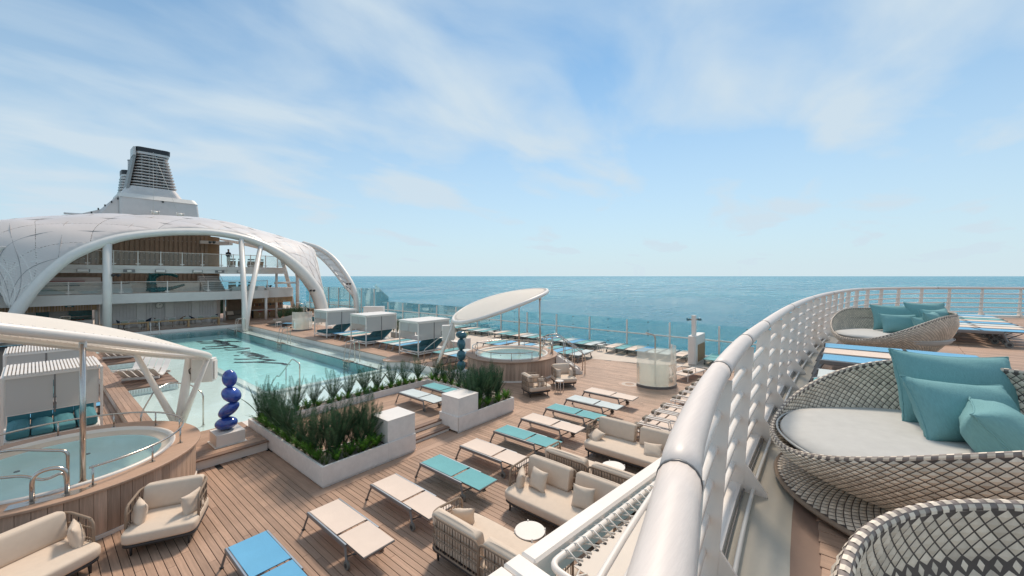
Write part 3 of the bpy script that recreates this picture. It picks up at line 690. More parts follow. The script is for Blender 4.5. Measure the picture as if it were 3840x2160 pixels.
def seat(width, mods, label, cat, loc, rz, group, name):
    t = thing(name, label, cat, loc, rz, group); w = width/2
    cushion(B(), -w+.0, w, -.52, .46, .17, .235, r=.05, puff=0, front=.10).build('base_frame', 'darkm', t)
    for x in (-w+.12, w-.12):
        for y in (-.40, .38): B().tube([(x, y, .18), (x*1.0, y-.01, 0)], .022, 8, rs=[.026, .017]).build('leg', 'darkm', t)
    cushion(B(), -w-.01, w+.01, -.55, .42, .235, .42, r=.05, puff=.035, front=.13).build('seat_cushion', 'cush', t)
    n = mods; ww = width/n
    for k in range(n):
        x0 = -w+k*ww; seatpiece(t, x0+.01, x0+ww-.01, k == 0, k == n-1, SL)
        b = cushion(B(), x0+.07, x0+ww-.07, -.10, .10, 0, .47, r=.075, puff=.015)
        m = Matrix.Translation((0, .30, .41)) @ Matrix.Rotation(radians(-12), 4, 'X'); b.v = [tuple(m @ Vector(p)) for p in b.v]
        b.build('back_cushion', 'cush', t)
    return t
def pillow(label, loc, rot, w, h, d, mat, group, seed):
    o = pillow_mesh(w, h, d, seed).build('throw_pillow', mat, None, loc, rot); return tag(o, label, 'pillow', group)
def on_sofa(S, lx, ly, lz, rx, ry, rz, w, label, seed):
    m = Matrix.Translation(S.location) @ Matrix.Rotation(S.rotation_euler.z, 4, 'Z') @ Matrix.Translation((lx, ly, lz)) @ Matrix.Rotation(rz, 4, 'Z') @ Matrix.Rotation(rx, 4, 'X') @ Matrix.Rotation(ry, 4, 'Y')
    o = pillow_mesh(w, w*.92, .17, seed).build('throw_pillow', 'cush'); o.location = m.to_translation(); o.rotation_euler = m.to_euler()
    return tag(o, label, 'pillow', 'beige throw pillows')
GS = 'rope backed sofas'
sA = seat(2.36, 2, 'beige two-part rope sofa facing the round table at the bottom', 'sofa', (6.68, 4.22, 0), -pi/2, GS, 'rope_sofa')
sB = seat(2.36, 2, 'beige rope sofa farthest back, next to the white slatted loungers', 'sofa', (9.86, 4.18, 0), -pi/2, GS, 'rope_sofa')
sC = seat(2.36, 2, 'beige rope sofa turned away, back to back with another sofa', 'sofa', (7.98, 4.18, 0), pi/2, GS, 'rope_sofa')
sD = seat(2.36, 2, 'beige rope sofa seen from behind at the bottom edge', 'sofa', (4.76, 4.22, 0), pi/2, GS, 'rope_sofa')
on_sofa(sA, -1.02, -.10, .53, 1.35, 0, -.9, .42, 'beige pillow leaning on the left arm of the front sofa', 1)
on_sofa(sA, -.62, -.02, .62, 1.2, 0, -.15, .44, 'square beige pillow leaning on the left back cushion of the front sofa', 2)
on_sofa(sA, .42, -.02, .62, 1.2, 0, .2, .44, 'beige pillow leaning on the right back cushion of the front sofa', 3)
on_sofa(sB, -.98, -.12, .50, .55, 0, -.5, .42, 'beige pillow lying at the left end of the farthest sofa', 4)
on_sofa(sB, .55, -.12, .52, .7, 0, .3, .44, 'beige pillow at the right end of the farthest sofa', 5)
on_sofa(sD, .95, -.10, .56, 1.2, 0, .7, .42, 'beige pillow on the sofa seen from behind', 6)
def armchair(label, loc, rz, w, seed, pl):
    t = seat(w, 1, label, 'armchair', loc, rz, 'rope backed armchairs', 'rope_armchair')
    if pl:
        on_sofa(t, -w/2+.14, -.10, .58, 1.35, 0, -1.05, .42, 'beige pillow in the left corner of the '+pl, seed)
        on_sofa(t, w/2-.14, -.10, .58, 1.35, 0, 1.05, .42, 'beige pillow in the right corner of the '+pl, seed+1)
    return t
armchair('wide beige rope armchair between the hot tub and the blue lounger', (1.62, 9.62, 0), radians(-25), 1.04, 11, 'wide armchair nearest the blue lounger')
armchair('beige rope sofa cut off by the left edge beside the hot tub cladding', (-.12, 9.50, 0), radians(24), 1.46, 21, 'left edge sofa')
armchair('beige rope armchair seen from the side by the starboard hot tub', (13.05, 9.65, 0), radians(62), .86, 31, 'sideways armchair')
armchair('beige rope armchair facing the viewer by the starboard hot tub', (14.95, 9.52, 0), radians(-38), .90, 41, 'hot tub armchair facing the viewer')
def side_table(x, y, z, r, h, label, group='white side tables'):
    t = thing('side_table', label, 'side table', (x, y, z), 0, group)
    B().lathe([(.001, h-.022), (r-.006, h-.022), (r, h-.018), (r, h-.003), (r-.004, h), (.001, h)], n=36, smooth=False).build('table_top', 'white', t)
    B().lathe([(r+.0015, h-.019), (r+.0015, h-.012)], n=36).build('edge_band', 'darkm', t)
    for k in range(4):
        a = pi/4+k*pi/2; B().tube([(cos(a)*r*1.0, sin(a)*r*1.0, h+.018), (cos(a)*r*1.02, sin(a)*r*1.02, 0)], .013, 6).build('leg', 'white', t)
side_table(5.46, 4.15, 0, .26, .45, 'round white side table in front of the bottom sofas')
side_table(8.52, 4.08, 0, .26, .45, 'round white side table in front of the farthest sofa')
side_table(14.02, 9.12, 0, .17, .46, 'small round white side table between the two armchairs by the hot tub')
side_table(23.3, 12.05, .006, .2, .42, 'white side table between loungers at the windscreen, right of the tub stairs')
side_table(23.3, 16.75, .006, .2, .42, 'white side table between windscreen loungers behind the tub canopy pole')
side_table(23.3, 21.6, .006, .2, .42, 'white side table between windscreen loungers under the tub canopy')
side_table(20.7, 4.6, .0, .2, .42, 'white side table beside the white armed lounger')
# ================================================================ hot tubs
def tub(cx0, cy0, lab, clabel, a_clad0, a_clad1, rail_gap):
    t = thing('hot_tub', lab, 'hot tub', (cx0, cy0, 0), 0, 'round hot tubs'); Z = .93
    n = 72 if cx0 > 5 else 76
    core = B().lathe([(2.18, .001), (2.18, Z-.06), (1.80, Z-.06)], n=64).build('core', 'caulk', t)
    B().lathe([(2.24, .001), (2.24, .07), (2.20, .07)], n=72).build('plinth', 'white', t)
    w = 2*pi/n; bl = B()
    me = None
    for k in range(n):
        if me is None:
            b = B(); g = .0035
            for (r0, r1) in ((2.183, 2.215),):
                vs = []
                for a in (-w/2+g/2.2, w/2-g/2.2):
                    for r in (r0, r1):
                        for z in (.072, Z-.062): vs.append((r*cos(a), r*sin(a), z))
                b.add(vs, [(0, 1, 3, 2), (4, 6, 7, 5), (2, 3, 7, 6), (0, 4, 5, 1), (1, 5, 7, 3), (0, 2, 6, 4)])
            o = b.build('cladding_board', 'cladw', t); me = o.data
        else: o = inst('cladding_board', me, t)
        o.rotation_euler = (0, 0, w*k+.02)
    B().lathe([(1.80, Z-.055), (2.29, Z-.055), (2.30, Z-.045), (2.30, Z-.008), (2.29, Z), (1.80, Z)], n=96, smooth=False).build('rim_cap', 'woodx', t)
    B().lathe([(1.83, Z-.01), (1.83, Z+.025), (1.80, Z+.045), (1.75, Z+.035), (1.73, Z-.02)], n=96, smooth=True).build('white_lip', 'white', t)
    B().lathe([(1.735, Z-.01), (1.72, Z-.04), (1.60, Z-.065), (1.575, Z-.09)], n=96, smooth=True).build('basin_shelf', 'cush2', t)
    B().lathe([(1.575, Z-.092), (1.56, Z-.12), (1.50, Z-.32), (1.06, Z-.36), (1.0, Z-.54), (.01, Z-.56)], n=96, smooth=True).build('basin', 'aqua', t)
    B().lathe([(1.565, Z-.098), (.9, Z-.098), (.3, Z-.098), (.002, Z-.098)], n=64).build('water', 'tubwater', t)
    for k in range(7):
        a = 2*pi*k/7+.3; B().lathe([(.001, Z-.335), (.045, Z-.335), (.05, Z-.352)], c=(1.22*cos(a), 1.22*sin(a)), n=12).build('jet', 'greym', t)
    # rail on stanchions
    rr = 1.97; RZ = Z+.34; a0, a1 = rail_gap; m = 56
    pts = [(rr*cos(a0+(a1-a0)*i/m), rr*sin(a0+(a1-a0)*i/m), RZ) for i in range(m+1)]
    hr = B().tube(pts, .021, 8).build('handrail', 'steel', t); k = 10
    for i in range(k+1):
        a = a0+(a1-a0)*(i+.05)/(k+.1); x, y = rr*cos(a), rr*sin(a)
        B().tube([(x, y, Z), (x, y, RZ)], .016, 8).build('stanchion', 'steel', hr)
        B().lathe([(.05, Z), (.05, Z+.008), (.018, Z+.012)], c=(x, y), n=14).build('flange', 'steel', hr)
    return t
t1 = tub(.40, 12.65, 'round wood-clad hot tub at the left with turquoise water', '', 0, 0, (radians(-82), radians(205)))
t2 = tub(15.50, 12.95, 'round wood-clad hot tub on the starboard side under the leaning canopy', '', 0, 0, (radians(-40), radians(-40+290)))
def grab(label, pts, r, loc=(0, 0, 0), name='grab_rail', mat='steel', fl=True, fr=.15, cat='handrail', group=None):
    P = fillet(pts, fr, 5); t = thing(name, label, cat, (0, 0, 0), 0, group)
    B().tube(P, r, 10).build('rail', mat, t)
    if fl:
        for p in (pts[0], pts[-1]): B().lathe([(r*2.2, p[2]), (r*2.2, p[2]+.008), (r, p[2]+.014)], c=(p[0], p[1]), n=16).build('flange', mat, t)
    return t
g1 = grab('U-shaped steel grab rail on the rim of the left hot tub', [(.0, 10.72, .93), (.0, 10.72, 1.43), (.40, 10.64, 1.43), (.40, 10.64, .93)], .034, fr=.2)
B().prism([(-.3, 10.62), (.5, 10.47), (.75, 10.62), (.55, 10.68), (-.25, 10.82)], .931, .937).build('base_plate', 'steel', g1)
grab('bent steel handrail entering the left hot tub', [(-.9, 11.7, .95), (-.9, 11.7, 1.66), (-.2, 11.25, 1.74), (.42, 10.95, 1.60), (.42, 10.95, .8)], .026, fr=.1)
grab('low curved steel rail inside the left hot tub', [(-.75, 11.6, .80), (-.55, 11.45, 1.28), (-.1, 11.2, 1.26), (.15, 10.98, 1.14), (.38, 11.02, 1.22), (.42, 11.05, .80)], .024, fr=.12, fl=False)
# stairs to the starboard tub
st2 = thing('tub_stairs', 'white stairs with steel handrails to the starboard hot tub', 'stairs', (15.5, 12.95, 0), radians(-53))
for k in range(4): B().box(2.22+k*.28, 2.22+(k+1)*.28-.004, -.42, .42, .001, .74-k*.19, .006).build('step', 'white', st2)
for sx in (-.45, .45): B().add([(2.2, sx-.03, .001), (3.5, sx-.03, .001), (3.5, sx-.03, .10), (2.2, sx-.03, .95), (2.2, sx+.03, .001), (3.5, sx+.03, .001), (3.5, sx+.03, .10), (2.2, sx+.03, .95)],
        [(0, 1, 2, 3), (7, 6, 5, 4), (0, 4, 5, 1), (1, 5, 6, 2), (2, 6, 7, 3), (3, 7, 4, 0)]).build('stringer', 'white', st2)
for sy in (-.47, .47):
    hr = B().tube(fillet([(1.35, sy, .72), (1.75, sy, 1.78), (2.35, sy, 1.83), (3.62, sy, .95), (3.62, sy, 0)], .15, 5), .024, 8).build('handrail', 'steel', st2)
    for x, z0, z1 in ((2.05, .93, 1.81), (2.65, .6, 1.62), (3.1, .3, 1.31)): B().tube([(x, sy, z0), (x, sy, z1)], .02, 8).build('baluster', 'steel', hr)
grab('U-shaped steel grab rail on the rim of the starboard hot tub', [(16.55, 11.25, .93), (16.55, 11.25, 1.45), (16.75, 11.35, 1.45), (16.75, 11.35, .93)], .03, fr=.12)
# ================================================================ tub canopies
def canopy(q, lab, pole_xy, foot, tips, bulge, group, flip):
    cx0, cy0, cz, gx, gy, a, b, rot, bow = q
    def pt(th, k=1., dz=0.):
        ca, sa = cos(th)*a*k, sin(th)*b*k; x = ca*cos(rot)-sa*sin(rot); y = ca*sin(rot)+sa*cos(rot)
        return Vector((cx0+x, cy0+y, cz+gx*x+gy*y+bow*(cos(th)**2*k*k-.5*k*k)+dz))
    t = thing('tub_canopy', lab, 'canopy', (0, 0, 0), 0, group); n = 88
    B().tube([pt(2*pi*i/n) for i in range(n)], .092, 14, closed=True).build('ring_tube', 'white', t)
    B().tube([pt(2*pi*i/n, .90, -.03) for i in range(n)], .03, 6, closed=True).build('inner_tube', 'white', t)
    fb = B()
    def fs(u, v):
        k = v*.975; th = 2*pi*u
        return pt(th, k, .05+bulge*(1-k*k)+.02*sin(th*6)*k*k*(1-k))
    fb.grid(fs, 72, 14, cu=True); fb.build('fabric', 'fabric', t)
    lc = B()
    for i in range(150):
        th = 2*pi*i/150; p0 = pt(th, .985, .10); p1 = pt(th+.012, .93, .075)
        lc.tube([p0, (p0+p1)/2+Vector((0, 0, .02)), p1], .006, 4, caps=False)
    lc.build('lacing', 'offwhite', t, kind='stuff')
    for (x, y) in pole_xy:
        best = min((pt(2*pi*i/360) for i in range(360)), key=lambda p: (p.x-x)**2+(p.y-y)**2)
        po = B().tube([(x, y, .94), (x+(best.x-x)*.25, y+(best.y-y)*.25, best.z-.12)], .043, 12).build('pole', 'steel', t)
        B().obox((x+(best.x-x)*.25, y+(best.y-y)*.25, best.z-.13), (.03, .14, .12), .6).build('bracket', 'white', po)
        B().obox((x, y, .955), (.10, .06, .04), .6).build('foot_bracket', 'steel', po)
    for (x, y, z), r in tips:
        best = min((pt(2*pi*i/360) for i in range(360)), key=lambda p: (p.x-x)**2+(p.y-y)**2)
        B().tube([foot, (foot[0]*.5+best.x*.5, foot[1]*.5+best.y*.5, foot[2]*.5+best.z*.5), best], r, 12, rs=[r*1.25, r, r*.9]).build('leg', 'white', t)
    return t, pt
F1 = (2.95, 16.0, .0)
canopy((.512, 13.529, 3.305, -.26, -.14, 4.116, 1.96, .877, -.036), 'cream canvas canopy on a white tube ring over the left hot tub', [(.61, 10.96)], F1,
       [((2.05, 16.85, 0), .085), ((3.3, 16.5, 0), .125), ((3.5, 15.3, 0), .08)], .42, 'hot tub canopies', 0)
F2 = (13.15, 16.0, .0)
canopy((15.177, 13.395, 3.413, .28, -.14, 2.297, 2.377, 1.226, .168), 'cream canvas canopy on a tilted white ring over the starboard hot tub', [(15.33, 11.05), (17.35, 13.95)], F2,
       [((13.2, 14.6, 0), .065), ((13.5, 15.2, 0), .085), ((14.1, 15.6, 0), .065)], .30, 'hot tub canopies', 1)
for x, y, z, lab in ((3.62, 16.2, 1.72, 'white speaker cabinet hung under the left hot tub canopy'), (13.4, 15.35, 1.95, 'white speaker cabinet on the leg of the starboard hot tub canopy')):
    t = thing('speaker_cabinet', lab, 'speaker', (x, y, z), radians(-35))
    B().box(-.30, .30, -.16, .16, -.38, .38, .015).build('body', 'white', t)
    B().box(-.27, .27, -.166, -.161, -.35, .35).build('grille', 'offwhite', t)
    B().box(.31, .35, -.10, .10, -.3, .3).build('mounting_plate', 'white2', t)
    B().tube([(-.31, -.1, .1), (-.36, -.14, .05), (-.34, -.15, -.06), (-.31, -.1, -.1)], .012, 6).build('cable', 'black', t)
# ================================================================ stacked stone sculptures
def stack(lab, x, y, z, mat, stones, ped):
    t = thing('stone_sculpture', lab, 'sculpture', (x, y, z), 0, 'stacked stone sculptures')
    if ped:
        B().box(-.33, .33, -.32, .32, .012, .32, .006).build('plinth', 'white', t)
        B().box(-.37, .37, -.36, .36, 0, .012).build('sealant', 'offwhite', t)
        B().box(-.17, .17, -.17, .17, .3205, .328).build('cap_plate', 'white2', t)
    zz = .33 if ped else 0.
    for dx, step, w, h, tilt in stones:
        rot = Matrix.Rotation(YAW, 3, 'Z') ; rot = Matrix.Rotation(-YAW, 3, 'Z') @ Matrix.Rotation(tilt, 3, 'Y')
        o = B().ell((dx*cos(YAW), -dx*sin(YAW), zz+step/2), (w/2, w*.42, h/2), 28, 18, rot).build('stone', mat, t); zz += step*.975
    return t
stack('cobalt blue stack of four polished pebbles on a white plinth', 3.42, 12.98, TZ+.008, 'bluest', [(-.03, .34, .56, .34, -.12), (.04, .42, .58, .32, -.68), (.11, .42, .52, .38, .62), (.06, .48, .37, .48, -.12)], True)
stack('dark teal stack of four polished pebbles behind the planter', 12.22, 13.12, TZ+.008, 'tealst', [(0, .44, .40, .44, .05), (0, .48, .40, .48, .0), (0, .52, .38, .52, -.05), (0, .34, .50, .34, .1)], True)
# ================================================================ cabanas
def cabana(lab, x0, x1, y0, y1, z, solid, h, bed, bedlab, back):
    t = thing('cabana', lab, 'cabana', (0, 0, 0), 0, 'white cabanas')
    zt = z+h
    for x in (x0, x1):
        for y in (y0, y1): B().box(x-.03, x+.03, y-.03, y+.03, z, zt-.062, .004).build('post', 'white', t)
    for zz in (z+.14, zt-.06):
        for y in (y0, y1): B().box(x0+.032, x1-.032, y-.028, y+.028, zz, zz+.055).build('beam', 'white', t)
        for x in (x0, x1): B().box(x-.028, x+.028, y0+.032, y1-.032, zz, zz+.055).build('beam', 'white', t)
    if solid:
        B().box(x0-.05, x1+.05, y0-.05, y1+.05, zt, zt+.075, .008).build('roof_panel', 'white', t)
    else:
        n = 26
        for k in range(n):
            x = x0+.05+(x1-x0-.1)*k/(n-1); B().box(x-.022, x+.022, y0-.02, y1+.02, zt, zt+.05).build('roof_slat', 'white', t)
        for y in (y0, (y0+y1)/2, y1): B().box(x0-.03, x1+.03, y-.03, y+.03, zt-.062, zt-.004).build('roof_beam', 'white', t)
    # sheer blinds on the near side (two), pool side (short)
    xm = (x0+x1)/2
    for a, b in ((x0+.06, xm-.03), (xm+.03, x1-.06)): B().box(a, b, y0-.005, y0+.005, z+(.95 if solid else 1.0), zt-.07).build('blind', 'sheer', t)
    B().box(x0+.04, x1-.04, y0-.012, y0+.012, z+(.93 if solid else .98), z+(.948 if solid else .998)).build('blind_bar', 'white', t)
    for a, b in ((x0+.06, xm-.03), (xm+.03, x1-.06)): B().box(a, b, y1-.005, y1+.005, z+.95, zt-.07).build('blind', 'sheer', t)
    B().box(xm-.02, xm+.02, y0-.015, y0+.015, z+.3 if solid else z+.9, zt-.07).build('mullion', 'greym', t)
    if solid:
        ym = (y0+y1)/2
        for a, b in ((y0+.06, ym-.02), (ym+.02, y1-.06)): B().box(x0-.005, x0+.005, a, b, zt-.55, zt-.07).build('short_blind', 'sheer', t)
        for a, b in ((y0+.06, ym-.02), (ym+.02, y1-.06)): B().box(x1-.005, x1+.005, a, b, zt-.55, zt-.07).build('short_blind', 'sheer', t)
    # double daybed
    b = thing('double_daybed', bedlab, 'daybed', (0, 0, 0), 0, 'cabana daybeds')
    zb = z+.30
    if solid:
        bm = 'dteal'; xa, xb = x0+.08, x1-.05
        for k in range(2):
            ya = y0+.08+k*(y1-y0-.16)/2; yb = ya+(y1-y0-.16)/2-.01
            cushion(B(), xa, xa+1.30, ya, yb, zb, zb+.14, r=.05, puff=.04).build('mattress', bm, b)
            c = cushion(B(), 0, .86, ya, yb, -.06, .08, r=.05, puff=.03); mm = Matrix.Translation((xa+1.26, 0, zb+.10)) @ Matrix.Rotation(radians(-38), 4, 'Y'); c.v = [tuple(mm @ Vector(p)) for p in c.v]
            c.build('backrest', bm, b)
        for y in (y0+.12, y1-.12):
            B().tube([(xa+1.24, y, zb), (xa+1.95, y, zb+.56)], .018, 6).build('back_frame', 'white', b); B().tube([(xa+1.55, y, zb+.25), (xa+1.75, y, zb-.08)], .014, 6).build('strut', 'white', b)
        B().box(xa, x1-.1, y0+.06, y1-.06, zb-.07, zb-.01).build('base', 'white', b)
    else:
        bm = 'mteal'
        n = 4; w = (x1-x0-.1)/n
        for k in range(n):
            lift = .10*(k == 0)+0.16*(k == 3)
            cushion(B(), x0+.05+k*w, x0+.05+(k+1)*w-.012, y0+.12, y1-.35, zb-.02, zb+.16+lift*.5, r=.06, puff=.05).build('mattress', bm, b)
            c = cushion(B(), x0+.05+k*w, x0+.05+(k+1)*w-.012, y1-.62, y1-.36, zb+.10, zb+.45, r=.06, puff=.03); c.build('backrest', bm, b)
        B().box(x0+.04, x1-.04, y0+.08, y1-.3, zb-.10, zb-.03).build('base', 'white', b)
        for x in (x0+.2, x1-.2): B().tube([(x, y0+.25, zb-.10), (x, y0+.25, z+.005)], .02, 6).build('leg', 'white', b)
for k, (y0, y1, nm) in enumerate(((18.2, 19.95, 'near'), (23.62, 25.5, 'middle'), (28.95, 30.9, 'far'))):
    cabana('white %s cabana with sheer blinds on the starboard pool side' % nm, 13.72, 15.95, y0, y1, .29 if k == 9 else .275, True, 1.92, 1, 'dark teal padded double daybed inside the %s starboard cabana' % nm, 1)
cabana('white cabana with slatted roof behind the left hot tub', -.52, 1.36, 17.45, 19.5, .0, False, 2.05, 1, 'petrol blue padded daybed under the slatted cabana at the left', 0)
cabana('white slatted cabana farther back on the left, half hidden', -.62, 1.30, 22.5, 24.5, .0, False, 2.05, 1, 'petrol daybed inside the farther slatted cabana', 0)
lo = thing('blue_side_lounger', 'blue lounger behind the daybed of the left slatted cabana', 'sun lounger', (.6, 19.95, 0))
B().box(-.75, .95, -.28, .28, .33, .35).build('sling', 'bluef', lo); B().box(-.78, .98, -.32, -.285, .30, .36).build('side_rail', 'darkm', lo); B().box(-.78, .98, .285, .32, .30, .36).build('side_rail', 'darkm', lo)
for x in (-.7, .9): B().box(x-.02, x+.02, -.3, .3, 0.001, .299).build('leg', 'darkm', lo)
# low white planters behind the starboard cabanas
def trough(x, y, l, lab, h=.55, n=5):
    t = thing('planter_box', lab, 'planter', (x, y, .0), 0, 'white planter boxes'); B().box(-.22, .22, -l/2, l/2, .26, .26+h, .006).build('box', 'plaster', t)
    f = B()
    for k in range(n):
        me = R.choice(PALM)
    return t
for y, l, nm in ((19.0, 3.4, 'near'), (23.2, 3.6, 'middle'), (28.6, 4.4, 'far')):
    trough(16.65, y, l, 'long white planter box behind the %s starboard cabana' % nm)
    if nm != 'near':
        for k in range(7):
            p = palm(16.65, y-l/2+.4+k*(l-.8)/6+.8, 1.0, 'dark palm behind the %s starboard cabana, %s in its planter box from the near end' % (nm, ORD[k]), 'palms behind the %s cabana' % nm); p.location.z = .78
pt = thing('planter_box', 'tall square white planter pot with small fern by the tub canopy leg', 'planter', (16.45, 17.3, .27)); B().box(-.22, .22, -.22, .22, .001, .85, .006).build('box', 'plaster', pt)
f = thing('fern_plant', 'small green fern in the tall square white pot', 'fern', (16.45, 17.3, 1.10)); inst('foliage', FERN[0], f)
# handrails by the steps
grab('bent steel handrail by the steps near the near starboard cabana', [(13.42, 17.3, .28), (13.42, 17.3, .85), (14.35, 17.2, 1.38), (14.75, 17.15, 1.38), (15.3, 17.05, 1.0), (15.3, 17.05, .28)], .024)
grab('bent steel handrail by the walkway behind the left hot tub', [(2.05, 15.9, .0), (2.05, 15.9, .75), (2.45, 16.6, 1.22), (2.9, 17.0, 1.32), (3.35, 16.6, 1.22), (3.6, 16.2, .95), (3.6, 16.2, -.1)], .022)
# ---- pool ladders and rail
def ladder(x, y, lab, ax=0, z=0.):
    t = thing('pool_ladder', lab, 'ladder', (x, y, z), ax, 'steel pool ladders')
    for sy in (-.27, .27):
        B().tube(fillet([(-.06, sy, -.5), (-.02, sy, .0), (.12, sy, 1.02), (.62, sy, 1.06), (.66, sy, -.13)], .14, 5), .024, 8).build('rail', 'steel', t)
    for zz in (-.18, -.38): B().box(-.10, .02, -.25, .25, zz, zz+.03).build('tread', 'steel', t)
    B().box(-.08, .25, -.40, .40, -.05, -.02).build('step_plate', 'woodx', t)
ladder(11.40, 21.7, 'steel pool ladder nearest the planter on the starboard pool edge')
ladder(11.40, 31.3, 'steel pool ladder halfway along the starboard pool edge')
ladder(11.42, 41.0, 'steel pool ladder at the far corner beside the V-shaped column')
ladder(6.5, 43.7, 'steel pool ladder at the far left end of the pool', pi/2)
pr = grab('bent steel handrail rising from the water at the near pool edge', [(7.33, 21.0, -.3), (7.35, 20.5, .12), (7.35, 20.2, .12), (7.42, 18.9, 1.12), (7.46, 18.25, .98), (7.46, 18.25, -.1)], .026, fl=False, fr=.12)
B().tube([(7.40, 19.55, -.4), (7.40, 19.55, .62)], .02, 8).build('post', 'steel', pr)
# ---- in-pool platforms with wave loungers
for k, (y0, y1, nm) in enumerate(((22.4, 26.4, 'near'), (29.5, 33.5, 'far'))):
    p = thing('pool_bench', 'stepped brown wooden deck standing in the shallow pool, the %s one' % nm, 'wooden deck', (0, 0, 0), 0, 'wooden decks in the pool')
    for j in range(6): B().box(2.42, 4.1, y0+j*(y1-y0)/6, y0+(j+1)*(y1-y0)/6-.02, -.12, .20+.016*j, .004).build('board', 'woodd', p)
    b = B(); b.box(2.45, 4.08, y0-.03, y0-.004, -.12, .13); b.build('tiled_face', 'tile', p)
    for j in range(34): B().box(2.47+j*.047, 2.47+j*.047+.012, y0-.036, y0-.031, -.02, .12).build('grate_bar', 'greym', p)
    wv = thing('wave_lounger', 'white slatted wave-shaped lounger on the %s pool deck' % nm, 'wave lounger', (3.2, (y0+y1)/2-.4, .30), radians(-28), 'white wave loungers')
    for j in range(5):
        x = -.62+j*.27; s = B(); n = 24; vs = []
        for i in range(n):
            v = i/(n-1); y = 1.25-2.5*v; z = .30+.26*cos(v*2*pi*1.05-.25)*(1.0)+.38*max(0, .25-v)*2+.05
            for dx in (0, .22):
                for dz in (0, -.05): vs.append((x+dx, y, z+dz))
        fs = []
        for i in range(n-1):
            a = i*4; c = a+4; fs += [(a, a+2, c+2, c), (a+1, c+1, c+3, a+3), (a, c, c+1, a+1), (a+2, a+3, c+3, c+2)]
        fs += [(0, 1, 3, 2), (n*4-4, n*4-2, n*4-1, n*4-3)]
        s.add(vs, fs); s.build('slat', 'white', wv)
    for y in (-.45, .75): B().box(-.6, .7, y-.03, y+.03, 0.0, .10).build('runner', 'white2', wv)
# ================================================================ showers
def shower(x, y, z, lab, r, a0, a1, rot, hgt):
    t = thing('shower_screen', lab, 'shower', (x, y, z), rot, 'curved glass showers')
    B().lathe([(r, .10), (r, hgt)], n=28, a0=a0, a1=a1, smooth=True).build('curved_glass', 'frost', t)
    b = B(); b.lathe([(r+.012, hgt*.60), (r+.012, .10)], n=28, a0=a0, a1=a1, smooth=True); b.build('frost_film', 'frost', t)
    B().lathe([(r+.03, .0), (r+.03, .10), (r-.03, .10), (r-.03, 0)], n=28, a0=a0, a1=a1).build('base_trim', 'greym', t)
    B().lathe([(r*.55, .10), (r*.55, hgt*.98)], n=14, a0=a0+.5, a1=a0+2.2, smooth=True).build('inner_glass', 'glass', t)
    B().tube(spline([(.15, 0, .0), (.15, 0, 1.6), (.15, 0, 2.0), (.05, .05, 2.16), (-.18, .14, 2.24), (-.36, .22, 2.30)], 6), .035, 10).build('pipe', 'steel', t)
    return t
shower(17.75, 6.55, 0, 'curved frosted glass shower screen with bent pipe on the main deck', .92, radians(150), radians(330), 0, 1.72)
dr = thing('floor_drain', 'round perforated drain ring in the deck beside the shower screen', 'drain', (16.95, 7.35, 0))
B().lathe([(.20, .007), (.48, .007)], n=36).build('ring', 'woodx', dr); B().lathe([(.20, .009), (.34, .009)], n=36).build('grate', 'lightdeck', dr)
hb = B()
for k in range(40):
    a = 2*pi*k/20; r = .24+.05*(k // 20); hb.lathe([(.001, .0105), (.012, .0105)], c=(r*cos(a), r*sin(a)), n=6)
hb.build('hole', 'black', dr, kind='stuff')
shower(14.55, 35.1, .275, 'pale frosted glass shower screens by the far cabana', .75, radians(150), radians(330), 0, 1.55)
# ================================================================ telescope pillar
tp = thing('telescope_pillar', 'white louvred locker with a post carrying two telescopes', 'locker', (23.65, 6.35, .006), 0)
B().prism([(-.95+.12*cos(a)-.0, .12+.16*sin(a)) for a in []] or [(-.98, -.12), (-.90, -.2), (.95, -.2), (1.02, -.12), (1.02, .12), (.95, .2), (-.90, .2), (-.98, .12)], .05, 1.55).build('body', 'white', tp)
B().box(-.9, .95, -.18, .18, 0, .05).build('plinth', 'white2', tp)
for k in range(22): B().obox((.15, -.215, .16+k*.042), (1.35, .03, .028), rx=.5).build('louvre', 'oak', tp)
B().box(-.62, -.40, -.10, .10, 1.55, 2.65, .01).build('post', 'white', tp)
for s in (-1, 1):
    B().tube([(-.51+s*.1*cos(YAW), -s*.1*sin(YAW), 2.42), (-.51+s*.18*cos(YAW), -s*.18*sin(YAW), 2.42)], .03, 8).build('bracket', 'oak', tp)
    B().tube([(-.51+s*.20*cos(YAW), -s*.20*sin(YAW), 2.42), (-.51+s*.38*cos(YAW), -s*.38*sin(YAW), 2.42)], .06, 12, rs=[.055, .075]).build('telescope', 'tealst', tp)
lk = thing('louvred_locker', 'white louvred locker by the windscreen behind the middle cabana', 'locker', (21.3, 35.2, .0)); B().obox((0, 0, .9), (1.9, .6, 1.9), radians(-50), ch=.02).build('body', 'white', lk)
B().obox((-.02, -.31, .95), (1.4, .04, 1.3), radians(-50)).build('louvre_panel', 'oak', lk)
